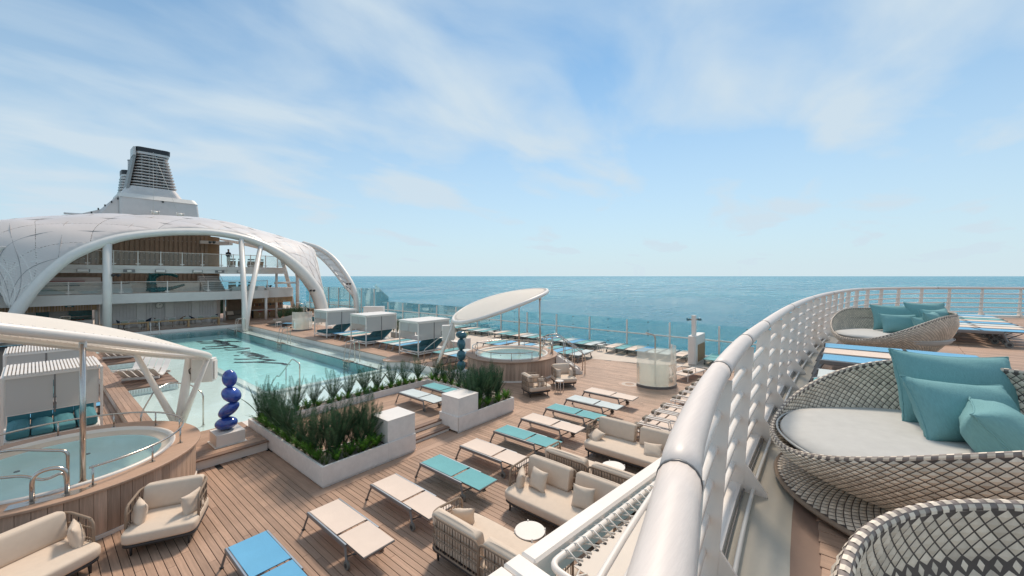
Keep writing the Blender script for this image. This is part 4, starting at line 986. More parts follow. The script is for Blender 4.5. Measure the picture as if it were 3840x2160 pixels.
# ================================================================ glass windscreen
ws = thing('glass_windscreen', 'tall tinted glass windscreen with white posts along the ship side', 'windscreen', (25.5, 0, 0))
hr = B().tube([(-.06, y, 1.04) for y in range(-12, 62, 2)], .045, 8).build('handrail', 'white', ws)
B().box(-.05, .05, -12, 62, 0, .10).build('kerb', 'white', ws)
y = -11.2; k = 0
while y < 60:
    tall = y > 41
    zt = 3.35 if tall else 1.96
    if 38.2 < y < 41:
        b = B().add([(-.006, y+.012, .14), (-.006, y+1.388, .14), (-.006, y+1.388, 1.96+(y+1.388-38.2)*.50), (-.006, y+.012, 1.96+(y+.012-38.2)*.50), (.006, y+.012, .14), (.006, y+1.388, .14), (.006, y+1.388, 1.96+(y+1.388-38.2)*.5), (.006, y+.012, 1.96+(y+.012-38.2)*.5)], [(0, 3, 2, 1), (4, 5, 6, 7), (0, 1, 5, 4), (2, 3, 7, 6), (1, 2, 6, 5), (0, 4, 7, 3)])
    else: b = B().box(-.006, .006, y+.012, y+1.388, .14, zt)
    pn = b.build('glass_panel', 'scrglass', ws)
    if k % 2 == 0: B().box(-.12, -.02, y-.045, y+.045, .101, zt-.06).build('post', 'white', ws)
    for z in (.35, .95, 1.25, zt-.14): B().box(-.03, .03, y-.03, y+.03, z-.03, z+.03).build('clip', 'darkm' if k % 2 else 'greym', pn)
    y += 1.4; k += 1
# ================================================================ white slatted loungers under the rail
def arm_lounger():
    t = thing('armed_lounger', 'x', 'sun lounger')
    for sx in (-.31, .31):
        B().box(sx-.02, sx+.02, -.98, .98, .27, .31, .005).build('side_rail', 'white', t)
        for y in (-.80, .80): B().box(sx-.018, sx+.018, y-.02, y+.02, 0, .268).build('leg', 'white', t)
        a = B().tube(fillet([(sx, .02, .31), (sx, .06, .52), (sx, .72, .52), (sx, .78, .31)], .04, 3), .018, 6).build('armrest', 'white', t)
        B().box(sx-.024, sx+.024, .06, .72, .53, .545).build('arm_pad', 'white2', a)
    for k in range(2): B().box(-.285, .285, -.95+k*.72, -.95+k*.72+.68, .300, .312).build('seat_sling', 'cream', t)
    B().box(-.285, .285, .50, .97, .302, .315).build('back_sling', 'cream', t)
    for y in (-.97, .97): B().box(-.29, .29, y-.015, y+.015, .272, .308).build('crossbar', 'white', t)
    B().box(-.285, .285, -.262, -.235, .296, .304).build('gap_bar', 'darkm', t)
    return t
al = arm_lounger()
xs = [11.55, 12.32, 13.08, 13.92, 15.10, 15.88, 16.65, 17.48, 18.25]
for k, x in enumerate(xs):
    lab = 'white armed lounger with cream mesh, %s in the row beyond the farthest sofa' % ORD[k]
    if k == 0: al.location = (x, 3.9, 0); al['label'] = lab; al['group'] = 'white armed loungers'
    else: dup(al, (x, 3.9, 0), 0, lab, 'white armed loungers')
    hp = cushion(B(), -.17, .17, -.12, .12, 0, .09, r=.03, puff=.012).build('head_cushion', 'taupe', None, (x, 4.75, .318), (0, 0, 0)); tag(hp, 'taupe head cushion on the %s white armed lounger beyond the farthest sofa' % ORD[k], 'cushion', 'taupe head cushions')
dup(al, (19.85, 5.65, 0), radians(80), 'single white armed lounger standing crosswise beside the shower screen', 'white armed loungers')
tag(cushion(B(), -.20, .20, -.13, .13, 0, .09, r=.03, puff=.012).build('head_cushion', 'taupe', None, (19.5, 5.62, .318), (0, 0, radians(80))), 'taupe cushion on the crosswise white lounger by the shower screen', 'cushion', 'taupe head cushions')
# ================================================================ upper deck
RAILP = [(-3.0, -.45), (-1.5, -.16), (-.4, .03), (.30, .16), (.67, .235), (.94, .295), (1.31, .375), (2.15, .49), (3.37, .585), (4.6, .625), (6.0, .655), (7.5, .665), (9.2, .64), (11.0, .575), (13.0, .46), (15.0, .29), (17.0, .07), (19.0, -.25), (20.9, -.80), (22.6, -1.60), (24.0, -2.75), (25.1, -4.2), (25.8, -5.8), (26.2, -7.6), (26.4, -9.5)]
RS = spline([(x, y, 0) for x, y in RAILP], 10)
def arcpts(step, off, z, start=0., end=None):
    out = []; acc = 0; nxt = start
    for i in range(len(RS)-1):
        a, b = RS[i], RS[i+1]; l = (b-a).length; t = (b-a)/l; nn = Vector((-t.y, t.x, 0))
        while nxt <= acc+l:
            p = a+t*(nxt-acc)+nn*off; out.append((Vector((p.x, p.y, z)), t, nn)); nxt += step
            if end and nxt > end: return out
        acc += l
    return out
edge = [(p.x, p.y) for p, t, nn in arcpts(.5, .10, 0)]
ud = struct(B().prism(edge+[(26.0, -16), (-4, -16), (-4, .2)], UP-.30, UP).build('upper_deck', 'greendeck')); 
if ud.data.polygons[1].normal.z < 0: ud.data.flip_normals()
# wooden area inside the painted waterway
inn = [(p.x, p.y) for p, t, nn in arcpts(.5, -.30, 0) if p.x > -2.5]
mbd = struct(B().prism(inn+[(25.5, -15.5), (-3, -15.5)], UP+.0005, UP+.004).build('upper_margin', 'woodd'))
if mbd.data.polygons[1].normal.z < 0: mbd.data.flip_normals()
def ry_at(x):
    return min(RS, key=lambda p: (p.x-x)**2+(0 if p.x < 24 else 9)).y
upb = B(); k = 0; x = .6; PWU = .135
me_up = B().box(.004, PWU-.004, -2.0, 0, 0, .012, .0015); pm_up = None
while x < 25:
    y = ry_at(x)-.44
    n = 0
    while y > -13:
        if k < 200 and x < 14 and n < 2:
            if pm_up is None: o = me_up.build('plank', 'wood', mbd, (x, y, UP+.002)); pm_up = o.data
            else: inst('plank', pm_up, mbd, (x, y, UP+.002))
            k += 1
        else: upb.box(x+.004, x+PWU-.004, y-2.0, y, UP+.002, UP+.014)
        y -= 2.006; n += 1
    x += PWU
upb.build('plank_field', 'wood', mbd, kind='stuff')
# ---- rail
rl = thing('deck_railing', 'white curved ship railing with a thick handrail around the upper deck', 'railing', (0, 0, 0))
RZ = EYE-.50
def seg(a, b, off, z, n=8):
    P = arcpts(.12, off, z); P = [p for i, (p, t, nn) in enumerate(P) if a <= i*.12 <= b+.13]; return P
tot = sum((RS[i+1]-RS[i]).length for i in range(len(RS)-1))
# handrail joints (arc positions) as in the photo
js = [0, 4.05, 5.32, 6.55, 7.75, 10.7, 14.2, 18, 23, 28, 33, tot]
for i in range(len(js)-1):
    P = seg(js[i], js[i+1], 0, RZ)
    if len(P) < 2: continue
    h = B().tube(P, .051, 16).build('handrail', 'railw', rl)
    tq = (P[1]-P[0]).normalized()
    B().tube([P[0]-tq*.003, P[0]+tq*.006], .0535, 20).build('joint_ring', 'greym', h)
for p, t, nn in arcpts(1.22, 0, RZ, .55):
    if p.x < -.5: continue
    # leaning blade post: foot outboard of the waterway, head under the handrail
    top = p+Vector((0, 0, -.05)); foot = Vector((p.x, p.y, UP))+nn*.10
    d = .075; vs = []
    for q, w in ((foot-Vector((0, 0, .25)), .20), (foot+Vector((0, 0, .10)), .17), (foot.lerp(top, .5), .135), (top, .11)):
        for s1 in (-1, 1):
            for s2 in (-1, 1): vs.append(q+nn*(w/2*s1)+t*(.012*s2))
    fs = []
    for k in range(3):
        a = k*4; c = a+4; fs += [(a, a+1, c+1, c), (a+1, a+3, c+3, c+1), (a+3, a+2, c+2, c+3), (a+2, a, c, c+2)]
    fs += [(0, 2, 3, 1), (12, 13, 15, 14)]
    po = B().add(vs, fs).build('post', 'white', rl)
    # gusset reaching inboard to the deck
    g0 = foot-nn*.04; b = B(); vs = []
    for q in (g0+Vector((0, 0, .30)), g0+Vector((0, 0, .0)), g0-nn*.20+Vector((0, 0, .0)), g0-nn*.20+Vector((0, 0, .03))):
        for s2 in (-1, 1): vs.append(q+t*(.010*s2))
    b.add(vs, [(0, 2, 4, 6), (1, 7, 5, 3), (0, 1, 3, 2), (2, 3, 5, 4), (4, 5, 7, 6), (6, 7, 1, 0)]); b.build('gusset', 'white', po)
for k in range(5):
    fr = (k+.6)/5.4; z = UP+.08+(RZ-.08-UP-.08)*fr; off = .10*(1-fr)
    B().tube(seg(2.5, tot, off, z), .023, 8).build('bar', 'white', rl)
# coaming outboard of the posts
cm = []
for p, t, nn in arcpts(.4, 0, 0): cm.append((p, nn))
vs = []; fs = []
for p, nn in cm:
    for o, z in ((.03, UP+.001), (.03, UP+.055), (.05, UP+.06), (.26, UP+.06), (.30, UP+.02), (.30, UP-.30)): vs.append((p.x+nn.x*o, p.y+nn.y*o, z))
for i in range(len(cm)-1):
    for j in range(5): fs.append((i*6+j, (i+1)*6+j, (i+1)*6+j+1, i*6+j+1))
cw = B().add(vs, fs).build('coaming', 'white', rl)
# pipes and brackets along the waterway
B().tube([(p.x, p.y, UP+.035) for p, t, nn in arcpts(.3, -.05, 0) if 1.5 < p.x < 14], .014, 6).build('conduit', 'offwhite', rl)
B().tube([(p.x, p.y, UP+.022) for p, t, nn in arcpts(.3, .012, 0) if 1.5 < p.x < 14], .006, 6).build('cable', 'greym', rl)
for k in range(2): B().tube([(p.x, p.y, UP+.10) for p, t, nn in arcpts(.3, .40+.12*k, 0) if 1.0 < p.x < 10], .022, 6).build('outer_pipe', 'white', rl)
# floodlights clipped outboard of the railing foot
for k, s in enumerate((6.4, 7.9, 10.4)):
    p, t, nn = arcpts(100, .20, UP+.14, s)[0]; a = math.atan2(t.y, t.x)
    f = thing('floodlight', 'small white floodlight at the railing foot, %s from the near end' % ORD[k], 'floodlight', p, a, 'railing floodlights')
    B().box(-.12, .12, -.05, .05, -.04, .05, .01).build('housing', 'white', f); B().box(-.10, .10, -.055, -.051, -.03, .04).build('lens', 'darkm', f)
    B().tube([(.0, .0, -.05), (.0, .02, -.085)], .012, 6).build('bracket', 'darkm', f)
# ---- laced canvas awning frame hanging below the railing
cf = thing('awning_frame', 'white box beam frame with a laced canvas awning below the railing', 'awning', (2.02, 1.925, 2.72), radians(-6.1))
def bm(x0, x1, y0, y1, z0, z1, nm): return B().box(x0, x1, y0, y1, z0, z1, .02).build(nm, 'white', cf)
bm(.34, 2.75, -.155, 0, -.24, 0, 'box_beam')
bm(.16, .335, -1.5, .002, -.242, .002, 'cross_beam')
bm(-.6, .155, -.155, 0, -.24, 0, 'corner_beam')
bm(2.755, 2.95, -1.0, -.0, -.242, -.002, 'end_beam')
yL, xL = -.225, .42
B().tube(fillet([(2.70, yL, -.03), (xL, yL, -.03), (xL, -1.2, -.03)], .10, 5), .026, 10).build('lacing_tube', 'white', cf)
B().add([(xL+.13, -1.3, -.06), (2.70, -1.3, -.06), (2.70, yL-.10, -.06), (xL+.16, yL-.10, -.06), (xL+.13, -1.3, -.068), (2.70, -1.3, -.068), (2.70, yL-.10, -.068), (xL+.16, yL-.10, -.068)],
        [(0, 1, 2, 3), (7, 6, 5, 4), (0, 4, 5, 1), (2, 6, 7, 3), (3, 7, 4, 0), (1, 5, 6, 2)]).build('canvas', 'fabric', cf)
k = 0; x = xL+.20
while x < 2.65:
    B().tube([(x, yL-.125, -.054), (x-.01, yL-.02, .004), (x-.02, yL+.032, -.02), (x-.01, yL+.0, -.062), (x+.05, yL-.12, -.054)], .007, 5).build('lacing', 'offwhite', cf)
    B().lathe([(.004, -.057), (.013, -.054), (.015, -.059)], c=(x, yL-.125), n=8).build('eyelet', 'darkm', cf)
    if k % 4 == 1: B().box(x+.02, x+.07, yL+.02, -.156, -.07, -.06).build('lug', 'white', cf)
    x += .112; k += 1
y = yL-.22
while y > -1.2:
    B().tube([(xL+.155, y, -.054), (xL+.02, y-.01, .004), (xL-.03, y-.02, -.02), (xL+.15, y+.06, -.054)], .007, 5).build('lacing', 'offwhite', cf); y -= .13
# hull side below the coaming (deck front)
struct(B().prism([(p.x, p.y) for p, t, nn in arcpts(.5, .06, 0)]+[(26, -.9-9), (25.5, -10), (24, -4.5), (18, -.9), (10, 0.0), (3, 0.0), (-3, -.3)], 0.0, UP-.301).build('deck_front', 'white')) if False else None
# ================================================================ wicker daybeds
def rimh(a):                                                   # a = 0 is the low lip (+Y local)
    d = abs((a+pi) % (2*pi)-pi); t = min(max((d-.09)/1.62, 0), 1); return .36+.48*t*t*(3-2*t)+.05*(.5-.5*cos(a))
def shellp(a, v, off=0.):
    rb, rt = .66, 1.10; h = rimh(a)
    r = rb+(rt-rb)*(sin(v*pi/2)**.75)-(.06*max(0, v-.75)*4*((.5-.5*cos(a))))+off
    return Vector((-sin(a)*r, cos(a)*r*1.04, .12+(h-.12)*v))
def cells(fn, na, nv, out):
    cr = B(); dk = B()
    for i in range(na):
        for j in range(nv*2-1):
            u = (i+(.5 if j % 2 else 0))/na; v = (j+1)/(nv*2)
            du, dv = .5/na, 1/(nv*2)
            def p(uu, vv, o): return fn(uu*2*pi, min(max(vv, 0), 1), o)
            s = .86
            L_, Rr, T_, Bt = p(u-du*s, v, out*.25), p(u+du*s, v, out*.25), p(u, v+dv*s, out*.25), p(u, v-dv*s, out*.25)
            c = p(u, v, out)
            cr.add([L_, Bt, Rr, T_, c], [(0, 1, 4), (1, 2, 4), (2, 3, 4), (3, 0, 4)] if out > 0 else [(1, 0, 4), (2, 1, 4), (3, 2, 4), (0, 3, 4)], False)
    return cr
DB = {}
def daybed(label, loc, rz, na=112, nv=13):
    if 'p' not in DB:
        t = thing('wicker_daybed', label, 'daybed', loc, rz, 'round wicker daybeds')
        s = B().grid(lambda u, v: shellp(u*2*pi, v, 0), 96, 10, cu=True); s.build('shell_core', 'wdark', t)
        s = B().grid(lambda u, v: shellp(u*2*pi, v, -.035), 96, 10, cu=True); s.build('inner_core', 'wdark', t)
        cells(shellp, na, nv, .009).build('outer_weave', 'wcream', t, kind='stuff')
        cells(lambda a, v, o: shellp(a, v, o-.035), na, nv, -.009).build('inner_weave', 'wcream', t, kind='stuff')
        n = 250; rim = [shellp(2*pi*i/n, 1.0, -.017) for i in range(n)]
        B().tube(rim, .019, 8, closed=True).build('rim', 'rimd', t)
        w = B()
        for i in range(n):
            for k, (a0, a1) in enumerate(((-.2, .9), (1.1, 2.2), (2.4, 3.4))):
                if (i+k) % 2: continue
                p0, p1 = rim[i], rim[(i+1) % n]; rad = Vector((p0.x, p0.y, 0)).normalized(); up = Vector((0, 0, 1)); pts = []
                for q in (p0, p1):
                    for an in (a0, (a0+a1)/2, a1): pts.append(q+(rad*cos(an)+up*sin(an))*.0205)
                w.add(pts, [(0, 3, 4, 1), (1, 4, 5, 2)])
        w.build('rim_wrap', 'wcream', t, kind='stuff')
        # lower woven saucer
        def sauc(a, v, o=0.): r = .60+.46*v; return Vector((-sin(a)*r, cos(a)*r*1.04, .135-.075*v+o))
        B().grid(lambda u, v: sauc(u*2*pi, v), 90, 6, cu=True).build('saucer_core', 'wdark', t)
        c = cells(lambda a, v, o: sauc(a, v, o), na, 8, .008); c.build('saucer_weave', 'wcream', t, kind='stuff')
        B().tube([sauc(2*pi*i/90, 1, -.012) for i in range(90)], .018, 8, closed=True).build('saucer_rim', 'rope', t)
        B().lathe([(.9, .0), (.9, .05), (.6, .09)], n=48).build('base_ring', 'wdark', t)
        cb = B()
        def cf_(u, v):
            a = 2*pi*u
            if v < .35: k = v/.35; return Vector((-sin(a)*.84*k, cos(a)*.90*k, .30))
            if v > .6: k = (1-v)/.4; return Vector((-sin(a)*.99*k, cos(a)*1.09*k, .455+.02*(1-k*k)-.03*k**8+.006*sin(7*a)*k*k))
            t_ = (v-.35)/.25; s_ = .03*sin(pi*t_); return Vector((-sin(a)*(.84+.14*t_**.6+s_), cos(a)*(.90+.18*t_**.6+s_), .30+.125*t_))
        cb.grid(cf_, 64, 24, cu=True); cb.build('mattress', 'greyc', t)
        B().tube([Vector((-sin(2*pi*i/80)*.998, cos(2*pi*i/80)*1.098, .415)) for i in range(80)], .008, 6, closed=True).build('piping', 'greyc', t)
        DB['p'] = t; return t
    return dup(DB['p'], loc, rz, label, 'round wicker daybeds')
d1 = daybed('wicker daybed with grey mattress and large teal pillows in the right foreground', (4.18, -.64, UP+.016), radians(17))
d2 = daybed('wicker daybed farther along the railing with teal pillows', (11.45, -.72, UP+.016), radians(48)); d2.scale = (.88, .88, 1.05)
d3 = daybed('wicker daybed cut off by the bottom right corner', (1.25, -1.05, UP+.016), radians(143))
d4 = daybed('wicker daybed at the far right edge by the railing', (19.6, -5.9, UP+.016), radians(100))
def tp_(label, loc, w, h, d, yaw, pitch, seed, roll=0.):
    pb_ = pillow_mesh(w, h, d*1.15, seed); o = pb_.build('throw_pillow', 'pteal'); B().tube(pb_.edge, .006, 5, closed=True).build('seam_piping', 'pteal', o); m = Matrix.Translation(loc) @ Matrix.Rotation(yaw, 4, 'Z') @ Matrix.Rotation(pitch, 4, 'X') @ Matrix.Rotation(roll, 4, 'Z')
    o.location = m.to_translation(); o.rotation_euler = m.to_euler(); return tag(o, label, 'pillow', 'teal pillows on the daybeds')
# foreground daybed pillows
ZD = UP+.46
tp_('largest teal pillow standing at the back of the foreground daybed', (4.98, -.72, ZD+.26), 1.02, .62, .24, radians(-50), radians(74), 51, radians(-4))
tp_('middle teal pillow leaning on the largest one on the foreground daybed', (4.50, -.70, ZD+.19), .76, .50, .24, radians(-50), radians(58), 52, radians(-6))
tp_('teal pillow with zip nearest the viewer on the foreground daybed', (4.12, -.80, ZD+.16), .52, .44, .30, radians(-8), radians(50), 53)
zp = tp_('teal pillow at the right frame edge of the foreground daybed', (4.55, -1.30, ZD+.20), .58, .48, .22, radians(-30), radians(62), 54)
for k, (x, y, z, w, h, yaw, pit, lab) in enumerate([(12.05, -1.0, .27, .90, .56, -70, 72, 'large teal pillow at the left of the farther daybed'), (11.62, -1.0, .18, .62, .42, -70, 62, 'small teal pillow in front on the farther daybed'),
        (11.75, -1.55, .26, .7, .52, -40, 70, 'tall teal pillow in the middle of the farther daybed'), (11.25, -1.4, .18, .6, .42, -45, 60, 'teal pillow second from the right on the farther daybed'),
        (11.3, -1.45, .25, .55, .46, -20, 70, 'teal pillow at the right end of the farther daybed'), (12.25, -1.45, .36, .75, .5, -60, 75, 'teal pillow at the very back of the farther daybed')]):
    tp_(lab, (x-.18, y+.14, ZD+z+.06), w, h, .20, radians(yaw), radians(pit), 60+k)
# upper deck loungers between the daybeds and beyond
for k, (f, x) in enumerate([('bluef', 9.55), ('cream', 8.85), ('bluef', 8.15), ('pale', 6.75), ('teal', 6.1), ('cream', 5.45)]):
    put_lounger(f, x, -.66, UP+.016, 0, LCOL[f]+' sun lounger on the upper deck, '+ORD[k]+' before the farther daybed', 'upper deck loungers')
for k, (f, x) in enumerate([('bluef', 14.3), ('cream', 15.0), ('pale', 15.7), ('bluef', 16.4), ('cream', 17.1), ('teal', 17.8), ('pale', 18.5), ('bluef', 19.2)]):
    put_lounger(f, x+.4, -2.35-.05*k, UP+.016, radians(8), LCOL[f]+' sun lounger on the upper deck, '+ORD[k]+' beyond the farther daybed', 'upper deck loungers beyond the daybed')
# ================================================================ bar building under the dome
bb = thing('bar_building', 'three-storey white terrace building behind the pool with glass balconies', 'building', (0, 0, 0))
def balcony(path, z0, z1, back, name):
    """slab edge following a plan path, filled back to Y=53"""
    n = len(path); vs = [(x, y, z0) for x, y in path]+[(x, y, z1) for x, y in path]
    b = B(); b.prism(path+back, z0, z1)
    o = b.build(name, 'white2', bb)
    bm_ = bmesh.new(); bm_.from_mesh(o.data); bmesh.ops.recalc_face_normals(bm_, faces=bm_.faces); bm_.to_mesh(o.data); bm_.free()
    return o
p1 = [(-7, 46.4), (0, 46.1), (7, 46.0), (12.5, 46.0), (15.4, 46.3), (15.95, 46.6), (16.0, 47.0)]
def arc(cx0, cy0, rx, ry, a0, a1, n): return [(cx0+rx*cos(a0+(a1-a0)*i/n), cy0+ry*sin(a0+(a1-a0)*i/n)) for i in range(n+1)]
p2 = [(-6, 46.6), (2, 46.3), (8, 46.1), (12.0, 46.0)]+arc(13.6, 49.2, 4.9, 3.2, -pi*.60, 0, 12)
f1 = balcony(p1, 2.52, 3.32, [(16.0, 53), (-7, 53)], 'balcony_slab')
f2 = balcony(p2, 5.05, 5.70, [(18.5, 53), (12.3, 53), (12.3, 47.9), (-6, 47.9)], 'balcony_slab')
B().tube([(x, y-.02, 5.38) for x, y in p2], .025, 6).build('trim', 'white', f2)
def rail(path, z, h, sp, par, split=.04):
    P = spline([(x, y, 0) for x, y in path], 6); tot = sum((P[i+1]-P[i]).length for i in range(len(P)-1)); n = int(tot/sp); pts = []
    for k in range(n+1):
        s = tot*k/n; 
        for i in range(len(P)-1):
            l = (P[i+1]-P[i]).length
            if s <= l+1e-6: pts.append(P[i].lerp(P[i+1], s/l)); break
            s -= l
    B().tube([(p.x, p.y+.03, z+h) for p in pts], .028, 8).build('top_rail', 'white', par)
    for k, p in enumerate(pts):
        B().box(p.x-.035, p.x+.035, p.y-.0, p.y+.07, z, z+h+.06).build('post', 'white', par)
        if k < len(pts)-1:
            q = pts[k+1]; d = (q-p).normalized(); a, c = p+d*.09, q-d*.09; nn = Vector((-d.y, d.x, 0))*.006
            b = B(); b.add([a-nn+Vector((0, .03, z+.08)), c-nn+Vector((0, .03, z+.08)), c-nn+Vector((0, .03, z+h-.06)), a-nn+Vector((0, .03, z+h-.06)), a+nn+Vector((0, .03, z+.08)), c+nn+Vector((0, .03, z+.08)), c+nn+Vector((0, .03, z+h-.06)), a+nn+Vector((0, .03, z+h-.06))],
                           [(0, 1, 2, 3), (7, 6, 5, 4), (3, 2, 6, 7), (0, 4, 5, 1), (1, 5, 6, 2), (0, 3, 7, 4)])
            b.build('glass_panel', 'glass', par)
            for w in (a, c):
                B().box(w.x-.06, w.x+.06, w.y-.005, w.y+.06, z+.10, z+.18).build('clamp', 'white', par)
rail([(x, y+.12) for x, y in p1], 3.32, .98, 2.7, f1)
rail([(x, y+.12) for x, y in p2], 5.70, 1.18, 1.45, f2)
# fixtures let into the upper slab
for k, x in enumerate((2.6, 5.2, 7.2, 9.8, 11.5, 13.3)):
    y = 46.25 if x < 5 else 46.02
    if k in (1, 4):
        B().box(x-.36, x+.36, y-.05, y+.02, 5.10, 5.34).build('recess', 'greym', f2); B().box(x-.14, x+.14, y-.12, y-.051, 5.15, 5.30, .01).build('projector', 'white', f2)
    else:
        B().box(x-.36, x+.36, y-.05, y+.02, 5.10, 5.34).build('recess', 'greym', f2); B().obox((x-.03, y-.16, 5.22), (.62, .22, .2), rx=-.25, ch=.01).build('speaker', 'white', f2)
# columns
for (x, y, z0, z1, r) in ((3.75, 44.1, .25, 7.3, .27), (15.65, 46.5, .25, 2.52, .12), (17.05, 47.6, .25, 5.05, .12), (3.55, 49.0, .25, 2.5, .15), (12.55, 48.6, .25, 2.5, .10)):
    B().tube([(x, y, z0), (x, y, z1)], r, 16).build('column', 'white', bb)
for (x, y, z) in ((12.7, 44.0, 8.3), (14.35, 44.0, 7.7)):
    B().tube([(12.1, 40.9, -.12), (12.35 if x < 13 else 12.75, 41.9 if x < 13 else 42.0, 2.4), (x, y, z)], .2, 14, rs=[.24, .22, .22]).build('v_column', 'white', bb)
# ground floor back wall
gw = B().box(3.7, 11.9, 48.6, 48.8, .25, 2.52).build('back_wall', 'concw', bb)
x = 3.8
while x < 11.8:
    w = .62 if int((x-3.8)/1.95) % 1 == 0 and ((x-3.8) % 1.95) < .2 else .22
    if abs((x-3.8) % 1.95) < .25: B().box(x, x+.62, 48.50, 48.598, .25, 2.5).build('pilaster', 'white2', gw); x += .66
    else: B().box(x, x+.20, 48.56, 48.598, .25, 2.5).build('wall_board', 'concw', gw); x += .215
ck = thing('wall_clock', 'round white wall clock on the ground floor wall', 'clock', (7.50, 48.44, 2.10)); 
def disc(r, y0, y1, nm, mat): B().tube([(0, y0, 0), (0, y1, 0)], r, 28, smooth=False).build(nm, mat, ck)
disc(.30, .0, .04, 'case', 'darkm'); disc(.275, -.012, -.001, 'face', 'white')
for k in range(12): B().obox((.225*sin(k*pi/6), -.018, .225*cos(k*pi/6)), (.022, .008, .07), ry=k*pi/6).build('hour_mark', 'black', ck)
for a, l in ((radians(35), .20), (radians(10), .14)): B().obox((l/2*sin(a), -.026, l/2*cos(a)), (.02, .006, l), ry=a).build('hand', 'black', ck)
# counter at the left
B().box(-6, 3.4, 51.0, 51.2, .25, 2.52).build('servery_wall', 'concw', bb)
B().box(-6, 3.5, 48.6, 48.75, 1.95, 2.5).build('canopy_board', 'oak', bb)
for k in range(60): B().box(-6+k*.155, -6+k*.155+.085, 48.55, 48.599, 1.96, 2.5).build('canopy_slat', 'cladw', bb)
for x0, x1 in ((.2, .9), (2.0, 3.38)): B().box(x0, x1, 50.9, 50.998, .6, 1.95).build('tiled_panel', 'tealtile', bb)
B().box(-2, 3.3, 48.9, 49.6, .25, 1.05).build('counter', 'concw', bb); B().box(-2.05, 3.35, 48.85, 49.65, 1.055, 1.10).build('counter_top', 'white2', bb)
B().box(1.2, 3.25, 48.95, 48.965, 1.11, 1.42).build('sneeze_guard', 'glass', bb); B().tube([(1.2, 48.95, 1.44), (3.25, 48.95, 1.44)], .02, 6).build('guard_rail', 'steel', bb)
cm_ = thing('coffee_machine', 'steel coffee machine on the servery counter', 'coffee machine', (1.75, 49.4, 1.11)); B().box(-.3, .3, -.2, .2, 0.04, .42, .02).build('body', 'steel', cm_); B().box(-.25, .25, -.26, -.201, .18, .28).build('group_head', 'darkm', cm_); B().box(-.28, .28, -.26, .2, 0, .035).build('drip_tray', 'darkm', cm_)
for k in range(10): tag(B().lathe([(.001, 0), (.05, 0), (.06, .06), (.045, .10), (.001, .11)], n=10).build('glass_jar', 'red' if k % 2 else 'rattan', None, (1.75+k*.11, 49.05, 1.102)), 'small jar on the servery counter, %s from the left' % ORD[k], 'jar', 'jars on the servery counter')
wb = thing('menu_board', 'white framed board leaning by the servery at the left', 'board', (-.1, 46.4, .25), 0); B().box(-.7, .7, -.02, .02, .3, 1.1, .0).build('panel', 'concw', wb)
for z in (.27, 1.1): B().box(-.74, .74, -.03, .03, z, z+.04).build('frame', 'white', wb)
for x in (-.72, .72): B().box(x-.02, x+.02, -.03, .03, 0, 1.09).build('leg', 'white', wb)
ex = thing('exit_sign', 'small green exit sign above the servery', 'sign', (1.95, 48.5, 2.32)); B().box(-.24, .24, -.04, .04, -.06, .06).build('plate', 'tealtile', ex); B().box(-.1, .1, -.045, -.041, -.03, .03).build('arrow', 'white', ex)
# wooden drink rail with stools along the pool
dr_ = thing('drink_rail', 'long oak drink rail along the far pool edge', 'bar table', (0, 0, 0)); B().box(-4, 11.3, 45.0, 45.35, .86, .95, .006).build('top', 'oak', dr_)
for x in (-3.9, 0, 3.2, 6.2, 8.9, 11.15): B().box(x, x+.12, 45.02, 45.33, .25, .859).build('leg', 'oak', dr_)
def bar_stool(x, y, lab, mat='oak', rz=0., grp='bar stools along the drink rail', z=.25, back=True, h=.52):
    t = thing('bar_stool', lab, 'stool', (x, y, z), rz, grp)
    B().lathe([(.001, 0), (.20, 0), (.20, .02), (.03, .03)], n=14).build('base', 'steel', t); B().tube([(0, 0, .02), (0, 0, h)], .025, 8).build('post', 'steel', t)
    B().ell((0, 0, h+.03), (.24, .22, .045), 14, 8, p=.6).build('seat', mat, t)
    if back:
        B().tube(fillet([(-.24, .0, h+.02), (-.26, .2, h+.30), (.26, .2, h+.30), (.24, .0, h+.02)], .12, 4), .02, 6).build('backrest', 'alum', t)
        cushion(B(), -.2, .2, .08, .16, h+.06, h+.28, r=.03, puff=.01).build('pad', 'greenp', t)
    return t
for k in range(7): bar_stool(4.9+k*1.02, 45.75, 'oak seated bar stool with sage pad, %s along the drink rail from the round column' % ORD[k])
def tub_chair(x, y, rz, mat, lab, z=.25, grp='cafe chairs'):
    t = thing('cafe_chair', lab, 'chair', (x, y, z), rz, grp)
    s = B().grid(lambda u, v: Vector((.30*cos(pi*u*1.2-.1*pi)*(.7+.3*v), .28*sin(pi*u*1.2-.1*pi)*(.75+.35*v), .42+.42*v*(.35+.65*sin(pi*u)))), 18, 5); s.build('shell', mat, t)
    B().ell((0, .02, .44), (.27, .26, .06), 16, 8, p=.6).build('seat', mat, t)
    for a in range(4): B().tube([(.2*cos(pi/4+a*pi/2), .2*sin(pi/4+a*pi/2), .42), (.26*cos(pi/4+a*pi/2), .26*sin(pi/4+a*pi/2), 0)], .014, 6).build('leg', 'darkm', t)
def cafe_table(x, y, lab, z=.25):
    t = thing('cafe_table', lab, 'table', (x, y, z), 0, 'cafe tables'); B().box(-.38, .38, -.3, .3, .72, .745, .004).build('top', 'white', t)
    for a in (-.35, .35):
        for b_ in (-.27, .27): B().box(a-.015, a+.015, b_-.015, b_+.015, 0, .719).build('leg', 'white', t)
